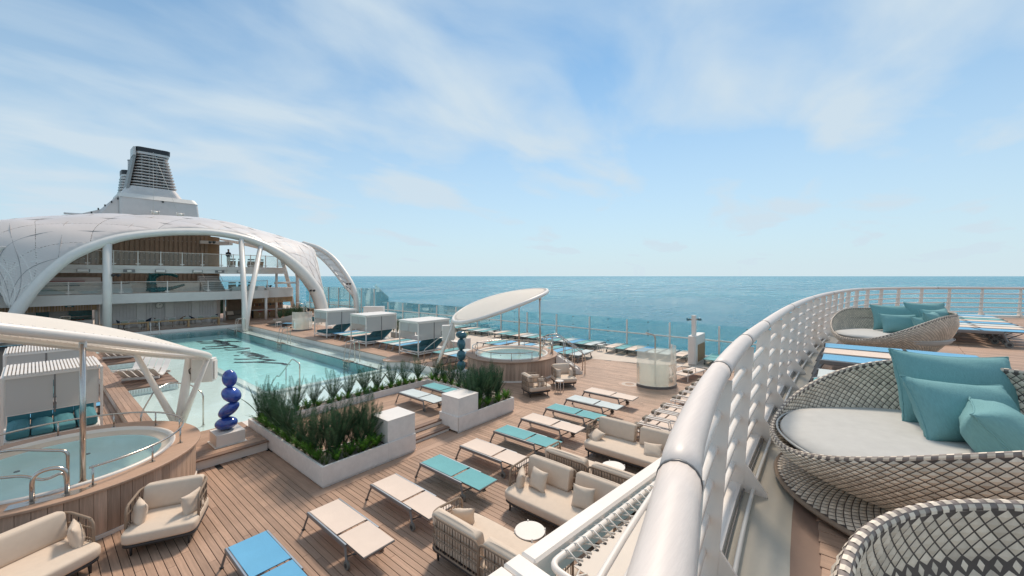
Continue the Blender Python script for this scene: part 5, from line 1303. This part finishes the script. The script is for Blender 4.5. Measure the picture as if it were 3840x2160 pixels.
for k, x in enumerate((5.1, 7.5, 10.0)):
    cafe_table(x+.6, 47.5, 'white cafe table by the ground floor wall, %s from the left' % ORD[k])
    m = ('navy', 'rattan', 'navy')[k]
    tub_chair(x-.25, 47.4, pi/2*1.0, 'navy' if k != 1 else 'rattan', 'tub chair left of the %s cafe table' % ORD[k]); tub_chair(x+1.4, 47.4, -pi/2, m, 'tub chair right of the %s cafe table' % ORD[k])
# right end: low sofa niche, wood screen, bar
B().box(12.0, 12.4, 49.4, 49.9, .25, 2.52).build('pier', 'white2', bb); B().box(12.42, 12.95, 49.9, 49.95, .9, 2.5).build('green_panel', 'palm', bb)
for k in range(28): B().box(13.2+k*.075, 13.2+k*.075+.045, 50.2, 50.25, 1.05, 2.5).build('screen_slat', 'slatw', bb)
B().box(13.15, 15.4, 50.3, 50.4, .25, 2.5).build('screen_back', 'slatw', bb)
ns = thing('niche_sofa', 'taupe built-in sofa under the wood screen', 'sofa', (14.0, 49.4, .25)); B().box(-1.0, 1.0, -.3, .5, 0, .42, .03).build('seat', 'taupe', ns); B().box(-1.0, 1.0, .36, .6, .425, .9, .03).build('back', 'taupe', ns)
for k, x in enumerate((-.8, -.5)): tag(pillow_mesh(.5, .45, .16, 80+k).build('throw_pillow', 'cush', None, (13.6+x*.5, 49.45, .92), (1.2, 0, .2)), ('left' if k == 0 else 'right')+' beige pillow on the built-in sofa', 'pillow', 'niche pillows')
bc = thing('bar_counter', 'curved bar counter with upright wood slats and pale top', 'bar', (0, 0, 0)); 
B().box(15.3, 19.5, 49.0, 49.75, .25, 1.05).build('core', 'darkm', bc); B().box(15.2, 19.6, 48.85, 49.85, 1.055, 1.11, .008).build('top', 'offwhite', bc)
for k in range(42): B().box(15.3+k*.1, 15.3+k*.1+.055, 48.95, 48.998, .27, 1.05).build('slat', 'oak', bc)
for k in range(4): bar_stool(15.7+k*.95, 48.4, 'red leather bar stool, %s at the slatted bar counter' % ORD[k], 'red', 0, 'red bar stools', .26, False, .72)
bs_ = thing('bar_shelf', 'dark back bar with bottles behind the slatted counter', 'shelf', (0, 0, 0)); B().box(15.6, 19.4, 52.2, 52.6, .25, 2.45).build('cabinet', 'slatw', bs_)
for z in (1.3, 1.75): B().box(15.6, 19.4, 51.9, 52.198, z, z+.04).build('shelf', 'oak', bs_)
for k in range(26):
    tag(B().lathe([(.001, 0), (.045, 0), (.045, .18), (.016, .24), (.016, .31), (.001, .31)], n=8).build('bottle', ('tealst', 'rattan', 'offwhite', 'red')[k % 4], None, (15.75+(k % 13)*.28, 52.02, 1.342 if k < 13 else 1.792)), 'bottle on the %s back bar shelf, %s from the left' % ('lower' if k < 13 else 'upper', ORD[k % 13]), 'bottle', 'bottles behind the bar')
# round soffit above the bar, slatted
cv = arc(17.0, 49.5, 2.3, 2.6, -pi*.95, pi*.15, 40)
B().prism(cv+[(17, 52)], 2.52, 3.5).build('bar_drum', 'white2', bb)
for k, (x, y) in enumerate(arc(17.0, 49.5, 2.15, 2.45, -pi*.95, pi*.15, 62)): B().box(x-.03, x+.03, y-.03, y+.03, 1.95, 2.515).build('soffit_slat', 'oak', bb)
# level two: stepped seating, stairs, slat wall, wave sculpture
B().box(-7, 12.2, 52.0, 52.3, 3.32, 9.2).build('slat_wall_core', 'slatw', bb)
k = 0; x = -2.0
while x < 11.9:
    sl = B().box(x, x+.24, 51.90, 51.995, 3.33, 9.1).build('wall_slat', 'slatw', bb)
    for z in ((6.35, 7.0, 8.35)): B().box(x+.26, x+.32, 51.93, 51.96, z-.03, z+.03).build('wall_light', 'white', bb)
    x += .36
B().lathe([(1.3, 3.33), (1.3, 9.0)], c=(11.95, 53.2), n=20, a0=-pi*.6, a1=pi*.1, smooth=True).build('rounded_end', 'rattan', bb)
for j in range(4):
    B().box(-5, 3.9, 48.2+j*.8, 48.2+(j+1)*.8-.004, 3.325, 3.6+j*.36).build('seating_step', 'concw', bb)
    B().box(-5, 2.2+.35*j, 48.25+j*.8, 48.95+j*.8, 3.605+j*.36, 3.66+j*.36).build('seat_pad', ('greenp', 'dteal', 'red', 'greenp')[j], bb)
for j in range(7): B().box(10.9-.0, 12.6, 48.6+j*.38, 48.6+(j+1)*.38-.004, 3.325, 3.5+j*.22).build('stair_step', 'concw', bb); B().box(10.9, 12.6, 48.57+j*.38, 48.62+j*.38, 3.505+j*.22, 3.54+j*.22).build('stair_nosing', 'darkm', bb)
for j in range(4): B().box(4.3, 5.6, 47.6+j*.38, 47.6+(j+1)*.38-.004, 3.325, 3.5+j*.2).build('stair_step', 'concw', bb)
B().box(5.65, 10.8, 49.9, 50.4, 3.325, 4.15).build('planting_wall', 'plaster', bb)
for x in (11.0, 12.4): B().tube([(x, 48.5, 4.3), (x, 51.0, 5.7)], .02, 6).build('stair_rail', 'steel', bb)
wv_ = thing('wave_sculpture', 'dark teal bronze sculpture shaped like a breaking wave', 'sculpture', (0, 0, 0))
c0 = [(6.7, 3.36), (6.75, 3.7), (6.72, 4.1), (6.8, 4.5), (7.0, 4.85), (7.4, 5.12), (7.9, 5.22), (8.4, 5.12), (8.75, 4.9), (8.85, 4.72)]
c1 = [(9.35, 3.95), (8.8, 3.85), (8.3, 3.72), (7.9, 3.66), (7.5, 3.75), (7.28, 3.98), (7.22, 4.3), (7.35, 4.6), (7.65, 4.8), (8.0, 4.85)]
b = B()
pts = [(7.0, 48.6, 3.45), (7.0, 48.7, 3.9), (6.98, 48.7, 4.3), (7.08, 48.7, 4.65), (7.35, 48.7, 4.92), (7.75, 48.7, 5.05), (8.2, 48.7, 5.02), (8.6, 48.7, 4.88), (8.85, 48.6, 4.72)]
b.tube(spline(pts, 6), .2, 12, rs=[(.40-.034*i/6)*(1+.08*sin(i*1.9)) if .40-.034*i/6 > .05 else .05 for i in range(49)]); b.build('crest', 'bronze', wv_)
b = B(); pts = [(6.85, 48.6, 3.5), (7.3, 48.65, 3.55), (7.8, 48.7, 3.56), (8.3, 48.7, 3.62), (8.8, 48.6, 3.78), (9.35, 48.5, 3.98)]
b.tube(spline(pts, 6), .2, 12, rs=[(.30-.007*i)*(1+.10*sin(i*2.3)) for i in range(31)]); b.build('swell', 'bronze', wv_)
for k in range(14):
    a = k*.37; B().tube(spline([(6.95+.05*sin(k), 48.35, 3.5+k*.09), (6.80, 48.3, 3.75+k*.1), (6.62-.04*(k % 3), 48.4, 3.95+k*.1)], 4), .05, 6, rs=[.05-.005*i for i in range(9)]).build('splash', 'bronze', wv_)
# loungers on the balconies at the right
def chaise(x, y, z, rz, mat, lab):
    t = thing('curved_chaise', lab, 'lounger', (x, y, z), rz, 'balcony chaises'); n = 16; vs = []
    for i in range(n):
        v = i/(n-1); yy = -.95+1.9*v; zz = .32+.12*cos(v*7)*(1-.3*v)+.55*max(0, v-.55)
        vs += [(-.32, yy, zz), (.32, yy, zz), (-.32, yy, zz-.07), (.32, yy, zz-.07)]
    fs = []
    for i in range(n-1):
        a = i*4; c = a+4; fs += [(a, a+1, c+1, c), (a+2, c+2, c+3, a+3), (a, c, c+2, a+2), (a+1, a+3, c+3, c+1)]
    B().add(vs, fs, True).build('seat', 'cush', t); B().tube([(-.30, .82, .80), (.30, .82, .80)], .07, 10).build('head_roll', mat, t)
    for y_ in (-.6, .4): B().box(-.28, .28, y_-.03, y_+.03, 0, .26).build('leg', 'white2', t)
for k in range(3): chaise(12.95+k*.85, 47.6, 3.325, radians(165), 'rattan' if k == 0 else 'dteal', 'cream curved chaise on the middle balcony, %s from the stairs' % ORD[k])
for k in range(4): chaise(13.2+k*.85, 48.6, 5.705, radians(165), 'dteal', 'cream curved chaise on the top balcony, %s beside the standing person' % ORD[k])
B().box(12.7, 15.6, 46.75, 46.9, 3.325, 3.75).build('balcony_wall', 'white2', bb)
# person on the top balcony
def person():
    t = thing('person', 'person in a dark top and white trousers standing on the top balcony', 'person', (12.55, 47.3, 5.705), radians(200))
    V = [(0, 0, .95), (0, 0, 1.18), (0, 0, 1.42), (0, .01, 1.50), (0, .02, 1.58), (0, .015, 1.70), (-.19, 0, 1.40), (-.25, .02, 1.14), (-.20, .14, .96), (.19, 0, 1.40), (.25, .02, 1.14), (.18, .16, 1.0), (-.09, 0, .90), (-.10, .01, .48), (-.10, -.01, .06), (-.10, .12, .03), (.09, 0, .90), (.11, .03, .48), (.11, .0, .06), (.11, .13, .03)]
    E_ = [(0, 1), (1, 2), (2, 3), (3, 4), (4, 5), (2, 6), (6, 7), (7, 8), (2, 9), (9, 10), (10, 11), (0, 12), (12, 13), (13, 14), (14, 15), (0, 16), (16, 17), (17, 18), (18, 19)]
    rr = [.15, .14, .15, .06, .085, .075, .065, .05, .04, .065, .05, .04, .095, .07, .05, .04, .095, .07, .05, .04]
    me = bpy.data.meshes.new('body'); me.from_pydata(V, E_, []); o = inst('body', me, t)
    md = o.modifiers.new('skin', 'SKIN'); 
    for i, r in enumerate(rr): me.skin_vertices[0].data[i].radius = (r, r*.8)
    me.skin_vertices[0].data[0].use_root = True
    o.modifiers.new('sub', 'SUBSURF').levels = 1
    m = bpy.data.materials.new('person_clothes'); m.use_nodes = True; tt = m.node_tree; tc = N(tt, 'ShaderNodeTexCoord'); sp = N(tt, 'ShaderNodeSeparateXYZ'); tt.links.new(tc.outputs['Object'], sp.inputs[0])
    rp = N(tt, 'ShaderNodeValToRGB'); mr = N(tt, 'ShaderNodeMath', operation='DIVIDE', i_1=1.8); tt.links.new(sp.outputs[2], mr.inputs[0]); tt.links.new(mr.outputs[0], rp.inputs[0]); rp.color_ramp.interpolation = 'CONSTANT'
    e = rp.color_ramp.elements; e[0].position = 0; e[0].color = (.05, .04, .035, 1); e[1].position = .04; e[1].color = (.7, .68, .64, 1); a = e.new(.55); a.color = (.02, .02, .03, 1); a = e.new(.825); a.color = (.34, .2, .14, 1)
    tt.links.new(rp.outputs[0], tt.nodes['Principled BSDF'].inputs['Base Color']); me.materials.append(m)
    B().ell((0, -.015, 1.70), (.088, .10, .085), 14, 8).build('hair', 'black', t)
person()
# terrace furniture between bar and windscreen
bl = thing('boat_lounge', 'taupe boat-shaped lounge seat at the far end of the pool', 'lounge seat', (14.6, 39.9, .275), radians(-62))
bl_m = B().grid(lambda u, v: Vector(((-1.35+2.7*u), .62*sin(pi*u)**.55*(cos(pi*v)), .06+.34*(1-sin(pi*v))*(.25+1.35*u)*1.15+.30*u*(v > .5)*(1-sin(pi*v)))), 24, 13); bl_m.build('hull', 'shade', bl)
B().prism([(1.15*cos(a)*1.0, .5*sin(a)) for a in [2*pi*i/24 for i in range(24)]], .0, .10).build('base', 'shade', bl); B().prism([(1.0*cos(2*pi*i/24)+.1, .45*sin(2*pi*i/24)) for i in range(24)], .101, .24).build('cushion', 'dteal', bl)
sl_ = thing('blue_side_lounger', 'small blue lounger beside the boat-shaped lounge', 'sun lounger', (14.7, 37.6, .275), radians(-60)); B().box(-.8, .8, -.28, .28, .33, .35).build('sling', 'bluef', sl_)
for y in (-.3, .3): B().box(-.85, .85, y-.018, y+.018, .30, .36).build('side_rail', 'darkm', sl_)
for x in (-.7, .7): B().box(x-.02, x+.02, -.29, .29, 0, .299).build('leg', 'darkm', sl_)
wt = thing('side_table', 'small white frame table beside the boat-shaped lounge', 'side table', (14.0, 38.6, .275)); B().box(-.2, .2, -.2, .2, .42, .45).build('table_top', 'white', wt)
for a in (-.18, .18):
    for b_ in (-.18, .18): B().box(a-.015, a+.015, b_-.015, b_+.015, 0, .419).build('leg', 'white', wt)
for k in range(9):
    p = palm(15.3+k*.28, 42.2+R.uniform(-.6, .6), R.uniform(1.0, 1.4), 'dark leafy plant in the low planter before the bar, %s from the left' % ORD[k], 'plants before the bar'); p.location.z = .5
tr_ = thing('planter_box', 'low planter holding the dark plants before the bar', 'planter', (16.4, 42.2, .26)); B().box(-1.3, 1.6, -.8, .8, 0.02, .35, .01).build('box', 'plaster', tr_); B().box(-1.25, 1.55, -.75, .75, .36, .37).build('soil', 'gravel', tr_)
for k, (x, y) in enumerate([(19.2, 45.2), (20.4, 46.5), (21.4, 45.0), (22.3, 47.0), (19.6, 48.2), (23.2, 45.6), (21.0, 48.6), (18.3, 45.9), (17.6, 39.6), (18.6, 40.4), (19.6, 39.2), (20.5, 41.2)]):
    tub_chair(x, y, R.uniform(0, 6), ('navy', 'rattan', 'dteal')[k % 3], '%s tub chair in the lounge by the windscreen, %s counted from the bar' % (('navy', 'rattan', 'teal')[k % 3], ORD[k]), .258 if y > 44.3 else .008, 'lounge tub chairs')
for k, (x, y) in enumerate([(17.3, 33.2), (18.2, 34.2), (17.0, 35.6)]):
    t = thing('white_chair', 'white frame chair behind the far cabana, %s from the left' % ORD[k], 'chair', (x-1.6, y-.6, .275), k*1.9, 'white frame chairs')
    B().box(-.25, .25, -.25, .25, .40, .43).build('seat', 'white', t); B().obox((0, .26, .62), (.5, .03, .42), rx=-.2).build('backrest', 'white', t)
    for a in (-.23, .23):
        for b_ in (-.23, .23): B().tube([(a, b_, .4), (a*1.15, b_*1.15, 0)], .016, 6).build('leg', 'white', t)
# outer forked column and tie beam beside the bar
oc = thing('forked_column', 'white forked steel column behind the bar by the windscreen', 'column', (0, 0, 0))
B().tube([(20.6, 51.0, .25), (20.6, 51.0, 4.6)], .2, 12).build('trunk', 'white', oc); B().tube([(20.6, 51.0, 4.5), (19.9, 50.6, 7.0)], .16, 10).build('branch', 'white', oc); B().tube([(20.6, 51.0, 4.5), (21.3, 51.4, 6.4)], .16, 10).build('branch', 'white', oc)
B().tube([(17.8, 50.2, 4.0), (20.6, 51.0, 4.0)], .12, 10).build('tie_beam', 'white', oc)
B().tube([(21.0, 53.0, .25), (20.3, 52.6, 3.5), (19.3, 52.0, 6.6)], .22, 12).build('leaning_leg', 'white', oc)
def flood(x, y, z, lab):
    t = thing('floodlight', lab, 'floodlight', (x, y, z), -.6, 'dome floodlights')
    for s in (-.16, .16): B().tube([(s, 0, 0), (s-.06, -.2, -.06)], .1, 10, rs=[.08, .12]).build('lamp', 'darkm', t)
    B().tube([(-.2, .05, .0), (.2, .05, .0)], .03, 6).build('bar', 'darkm', t)
flood(24.45, 45.9, 3.9, 'black floodlights on the outer dome leg'); flood(19.2, 43.6, 3.3, 'floodlights on the front dome leg'); flood(17.2, 50, 3.7, 'floodlights hung from the tie beam'); flood(4.3, 43.8, 4.9, 'floodlights on the round column'); flood(10.9, 45.6, 8.0, 'floodlights under the dome by the slat wall')
# ================================================================ dome roof
dm = thing('dome_roof', 'white domed roof of film panels with wide front arch over the bar', 'dome', (0, 0, 0))
YA = 44.0
OUT = [(-1.75, .26), (-1.35, 1.5), (-.96, 2.57), (-.45, 3.5), (.53, 5.18), (1.93, 6.75), (3.92, 7.93), (5.94, 8.53), (8.27, 8.93), (10.88, 9.04), (13.8, 8.55), (16.41, 7.41), (18.56, 5.75), (20.08, 3.87), (20.72, 2.58), (21.05, 1.3), (21.2, .26)]
INN = [(-1.10, .26), (-.58, 1.59), (0.0, 2.95), (.53, 3.98), (1.64, 5.56), (2.67, 6.46), (3.92, 7.22), (5.07, 7.73), (6.84, 8.14), (8.77, 8.39), (10.88, 8.47), (13.19, 8.09), (15.07, 7.28), (16.83, 6.02), (18.26, 4.51), (19.31, 2.95), (19.93, 1.11), (20.05, .26)]
def resamp(P, n):
    P = spline([(x, 0, z) for x, z in P], 10); L = [0]
    for i in range(len(P)-1): L.append(L[-1]+(P[i+1]-P[i]).length)
    out = []; j = 0
    for k in range(n):
        s = L[-1]*k/(n-1)
        while j < len(L)-2 and L[j+1] < s: j += 1
        out.append(P[j].lerp(P[j+1], (s-L[j])/(L[j+1]-L[j])))
    return out
NA = 97
O_, I_ = resamp(OUT, NA), resamp(INN, NA)
vs = []; fs = []
for o, i in zip(O_, I_):
    m = (o+i)/2
    for p, dy in ((o, .10), (o*.75+i*.25, -.10), (m, -.22), (o*.2+i*.8, -.16), (i, .05), (i, .75), (o*.6+i*.4, .95), (o, .60)): vs.append((p.x, YA+dy, p.z))
for k in range(NA-1):
    for j in range(8): fs.append((k*8+j, k*8+(j+1) % 8, (k+1)*8+(j+1) % 8, (k+1)*8+j))
B().add(vs, fs, True).build('front_arch', 'white', dm)
# shell between the front arch and the ridge line
def sides(t0, t1, P, s): return None
RID = [(-.96, 44.4, 2.57), (-1.9, 46.2, 5.0), (-3.0, 49.0, 7.4), (-2.6, 52.0, 8.9), (-1.7, 54.0, 9.42), (2.4, 54.6, 10.32), (7.3, 55.0, 10.75), (11.9, 55.0, 10.9), (15.0, 54.5, 10.5), (17.7, 54.0, 9.9), (20.3, 53.0, 9.3), (22.2, 51.0, 8.4), (21.7, 48.4, 6.9), (21.1, 46.2, 4.9), (20.75, 44.4, 2.6)]
def resamp3(P, n):
    P = spline(P, 10); L = [0]
    for i in range(len(P)-1): L.append(L[-1]+(P[i+1]-P[i]).length)
    out = []; j = 0
    for k in range(n):
        s = L[-1]*k/(n-1)
        while j < len(L)-2 and L[j+1] < s: j += 1
        out.append(P[j].lerp(P[j+1], (s-L[j])/(L[j+1]-L[j])))
    return out
ARC = resamp3([(x, YA+.15, z) for x, z in OUT[2:-2]], 121); RG = resamp3(RID, 121)
def shell(s, t):
    i = min(max(s, 0), 1)*120; j = min(int(i), 119); f = i-j
    a = ARC[j].lerp(ARC[j+1], f); r = RG[j].lerp(RG[j+1], f)
    return a.lerp(r, t)+Vector((0, 0, 1.05*4*t*(1-t)*min(1, sin(pi*s)*1.6)*.55))
NS, NT = 13, 4
for a in range(0, NS+1):
    for c in range(0, NT+1):
        if (a+c) % 2: continue
        b = B(); nu = nv = 9
        def fn(u, v):
            uu, vv = .006+u*.988, .006+v*.988
            s = (a+(uu-vv))/NS; t = (c+(uu+vv-1))/NT
            return shell(s, min(max(t, 0), 1))+Vector((0, 0, .10*(4*u*(1-u))*(4*v*(1-v))*sin(pi*min(max(s, 0), 1))))
        b.grid(fn, nu, nv); b.build('roof_panel', 'etfe', dm)
for c in (0, NT): B().tube([shell(i/96, c/NT) for i in range(97)], .05, 6).build('seam_rib', 'white2', dm)
for k in range(-NT, NS+NT+1):
    if k % 2: continue
    for sg in (1, -1):
        P = [shell((k+sg*NT*i/20)/NS, i/20)+Vector((0, 0, .03)) for i in range(21) if 0 <= (k+sg*NT*i/20)/NS <= 1]
        if len(P) > 2: B().tube(P, .02, 6).build('seam_rib', 'seamg', dm)
# diagonal structural ribs and the woven sun lattice below the film
for k in range(-3, NS+3):
    for sg in (1, -1):
        P = [shell((k+sg*1.9*i/16)/NS, i/16)+Vector((0, 0, -.12)) for i in range(17) if 0 <= (k+sg*1.9*i/16)/NS <= 1]
        if len(P) > 4: B().tube(P, .07, 6).build('lattice_rib', 'white', dm)
for k in range(56):
    s = .01+k*.34/56
    B().tube([shell(s, i/10)+Vector((0, 0, -.05)) for i in range(11)], .04, 4, caps=False).build('sun_slat', 'white', dm)
for k in range(14):
    B().tube([shell(.01+.34*i/24, (k+.5)/14)+Vector((0, 0, -.07)) for i in range(25)], .04, 4, caps=False).build('sun_slat', 'white', dm)
# port and starboard side arches
SA = spline([(25.05, 45.2, .26), (25.05, 45.6, 2.6), (24.95, 47.0, 4.5), (24.5, 49.6, 6.85), (23.6, 51.8, 8.3), (22.3, 53.5, 9.0)], 8)
B().tube(SA, .3, 12).build('side_arch', 'white', dm)
SI = spline([(22.6, 50.5, 2.6), (22.8, 50.7, 3.6), (22.9, 51.2, 5.2), (22.9, 52.0, 6.9), (22.6, 53.0, 8.2), (22.0, 54.0, 8.9)], 8)
SI = spline([(25.0, 45.9, 2.4), (24.6, 47.3, 3.6), (24.2, 49.0, 5.2), (23.6, 51.0, 6.9), (22.8, 53.0, 8.2), (22.0, 54.3, 8.9)], 8)
B().tube(SI, .14, 8).build('side_rib', 'white', dm)
n = min(len(SA), len(SI))
b = B(); b.grid(lambda u, v: SA[min(int(u*(n-1)), n-1)].lerp(SI[min(int(u*(n-1)), n-1)], v)+Vector((0, 0, .2)), n, 4); b.build('roof_panel', 'etfe', dm)
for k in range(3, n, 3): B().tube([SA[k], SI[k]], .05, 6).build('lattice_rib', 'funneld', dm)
PA = spline([(-1.75, 44.3, .26), (-2.1, 44.6, 2.2), (-2.6, 46.0, 4.6), (-3.6, 49.0, 7.0), (-4.2, 52, 8.6)], 8)
B().tube(PA, .42, 12).build('side_arch', 'white', dm)
# starboard inner lattice seen under the arch
for k in range(9):
    B().tube(spline([(13.2+k*.9, 58.0, 9.4-.16*k), (17.5+k*.6, 56.5, 8.7-.25*k), (21.5+k*.15, 54.5, 7.0-.38*k), (23.6, 53.0, 5.2-.4*k)], 8), .07, 6).build('lattice_rib', 'white', dm)
# soffit with lights by the slat wall
B().prism([(11.2, 51.5), (13.6, 51.0), (14.2, 52.0), (13.4, 53.5), (11.2, 53.8)], 8.2, 8.5).build('soffit', 'white2', dm)
# ================================================================ funnel
fu = thing('ship_funnel', 'pale ship funnel with louvre rings and black top behind the dome', 'funnel', (0, 0, 0))
def rr_section(x0, x1, y0, y1, r, z, n=7):
    out = []
    for (cx_, cy_, a0) in ((x1-r, y1-r, 0), (x0+r, y1-r, pi/2), (x0+r, y0+r, pi), (x1-r, y0+r, 1.5*pi)):
        for i in range(n): a = a0+pi/2*i/(n-1); out.append((cx_+r*cos(a), cy_+r*sin(a), z))
    return out
def loft(secs, name, mat, par, cap=True):
    n = len(secs[0]); b = B(); vs = [p for s in secs for p in s]; fs = []
    for k in range(len(secs)-1):
        for j in range(n): fs.append((k*n+j, k*n+(j+1) % n, (k+1)*n+(j+1) % n, (k+1)*n+j))
    if cap: fs += [tuple(range(n))[::-1], tuple(range((len(secs)-1)*n, len(secs)*n))]
    b.add(vs, fs, False); return b.build(name, mat, par)
FY = 75
loft([rr_section(7.65, 16.75, FY, FY+8, .3, 9.0), rr_section(7.55, 16.1, FY+.2, FY+8, .5, 15.55)], 'base_block', 'funnelw', fu)
loft([rr_section(7.5, 16.15, FY+.1, FY+8, .5, 15.56), rr_section(7.55, 15.9, FY+.6, FY+7.5, .7, 16.2)], 'shoulder', 'white2', fu)
B().add([(7.55, FY+1, 9), (7.55, FY+1, 15.9), (5.9, FY+2, 13.8), (3.6, FY+2, 12.75), (3.4, FY+2, 9), (7.55, FY+4, 9), (7.55, FY+4, 15.9), (5.9, FY+4, 13.8), (3.6, FY+4, 12.75), (3.4, FY+4, 9)],
        [(0, 1, 2, 3, 4), (9, 8, 7, 6, 5), (1, 6, 7, 2), (2, 7, 8, 3), (3, 8, 9, 4), (0, 5, 6, 1)]).build('side_wing', 'funnelw', fu)
B().tube([(2.6, FY+2, 12.85), (4.4, FY+2, 12.9)], .12, 8).build('wing_pipe', 'funnelw', fu)
loft([rr_section(7.85, 14.6, FY+1, FY+7, 1.0, 16.21), rr_section(8.5, 13.8, FY+1.3, FY+6.7, .9, 17.45)], 'neck', 'funnelw', fu)
def lx(t): return 8.68+.75*t, 13.95-1.0*t
nL = 11
loft([rr_section(9.0, 13.2, FY+1.9, FY+6.0, .8, 17.46), rr_section(9.6, 12.5, FY+1.9, FY+6.0, .7, 22.1)], 'louvre_core', 'darkm', fu)
for k in range(nL):
    t = k/(nL-1); x0, x1 = lx(t); z = 17.62+4.15*t
    loft([rr_section(x0+.18, x1-.18, FY+1.5, FY+6.5, .8, z), rr_section(x0, x1, FY+1.3, FY+6.7, .95, z+.06), rr_section(x0, x1, FY+1.3, FY+6.7, .95, z+.15), rr_section(x0+.18, x1-.18, FY+1.5, FY+6.5, .8, z+.20)], 'louvre_ring', 'funnelw', fu)
for x in (9.9, 10.7, 11.5, 12.3): B().box(x, x+.12, FY+1.55, FY+1.8, 17.5, 22.0).build('louvre_stay', 'funneld', fu)
loft([rr_section(9.35, 13.0, FY+1.3, FY+6.6, .6, 22.1), rr_section(9.33, 13.06, FY+1.3, FY+6.6, .6, 22.42)], 'collar', 'funnelw', fu)
loft([rr_section(9.32, 13.08, FY+1.25, FY+6.65, .6, 22.43), rr_section(9.27, 13.1, FY+1.25, FY+6.65, .6, 23.05)], 'black_cap', 'black', fu)
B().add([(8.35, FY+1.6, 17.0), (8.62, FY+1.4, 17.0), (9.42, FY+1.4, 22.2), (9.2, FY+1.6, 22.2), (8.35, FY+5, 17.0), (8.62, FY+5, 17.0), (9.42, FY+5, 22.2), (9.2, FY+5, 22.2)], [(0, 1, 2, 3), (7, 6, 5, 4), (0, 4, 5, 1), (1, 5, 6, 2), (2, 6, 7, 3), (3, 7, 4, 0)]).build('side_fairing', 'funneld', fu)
B().box(9.05, 9.31, FY+1.4, FY+4, 21.8, 22.95).build('top_fairing', 'funnelw', fu)
for x0, x1, z in ((11.1, 10.9, 13.9), (11.15, 13.6, 13.9)): B().tube([(x0, FY+1.2, 22.5), (x1, FY-.6, z)], .018, 4).build('stay_wire', 'offwhite', fu)
for k, x in enumerate((11.0, 13.7)):
    w = thing('winch', 'small white winch on the dome before the funnel, %s one' % ('left' if k == 0 else 'right'), 'winch', (x, FY-1, 13.1), 0, 'funnel winches')
    B().tube([(-.35, 0, .55), (.35, 0, .55)], .22, 12).build('drum', 'offwhite', w)
    for s in (-.4, .4): B().tube([(s-.03, 0, .55), (s+.03, 0, .55)], .3, 12).build('flange', 'white', w)
    for s in (-.18, .18): B().tube([(s*1.6, 0, -.6), (s*.4, 0, .35)], .06, 6).build('leg', 'white2', w)
for k in range(5): B().box(7.4-k*.62, 7.55-k*.62, FY+.85, FY+.99, 15.2-k*.55, 15.45-k*.55).build('deck_lamp', 'darkm', fu)
B().box(11.9, 12.1, FY-.05, FY+.15, 15.3, 15.5).build('deck_lamp', 'darkm', fu)
f2_ = thing('second_funnel', 'smaller louvred funnel with black top left of the main funnel', 'funnel', (0, 0, 0))
for k in range(8): loft([rr_section(8.4+.04*k, 10.4, FY+9, FY+12, .8, 16.6+k*.42), rr_section(8.3+.04*k, 10.4, FY+8.9, FY+12, .9, 16.75+k*.42), rr_section(8.4+.04*k, 10.4, FY+9, FY+12, .8, 16.88+k*.42)], 'louvre_ring', 'funnelw', f2_)
loft([rr_section(8.7, 10.4, FY+9.4, FY+11.8, .7, 15), rr_section(8.9, 10.4, FY+9.4, FY+11.8, .7, 20)], 'core', 'darkm', f2_)
loft([rr_section(8.7, 10.6, FY+9, FY+12, .8, 19.95), rr_section(8.7, 10.6, FY+9, FY+12, .8, 20.3)], 'collar', 'funnelw', f2_)
loft([rr_section(8.68, 10.6, FY+8.95, FY+12, .8, 20.31), rr_section(8.68, 10.6, FY+8.95, FY+12, .8, 20.95)], 'black_cap', 'black', f2_)
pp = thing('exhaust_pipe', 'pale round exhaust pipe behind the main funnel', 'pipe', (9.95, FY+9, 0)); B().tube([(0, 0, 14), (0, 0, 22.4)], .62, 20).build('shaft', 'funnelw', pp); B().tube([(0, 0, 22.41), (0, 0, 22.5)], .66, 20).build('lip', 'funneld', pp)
# roof mass below the funnel so that the dome has a ship behind it
struct(B().box(-4, 12.5, 62, 88, .3, 7.5).build('superstructure', 'white2'))
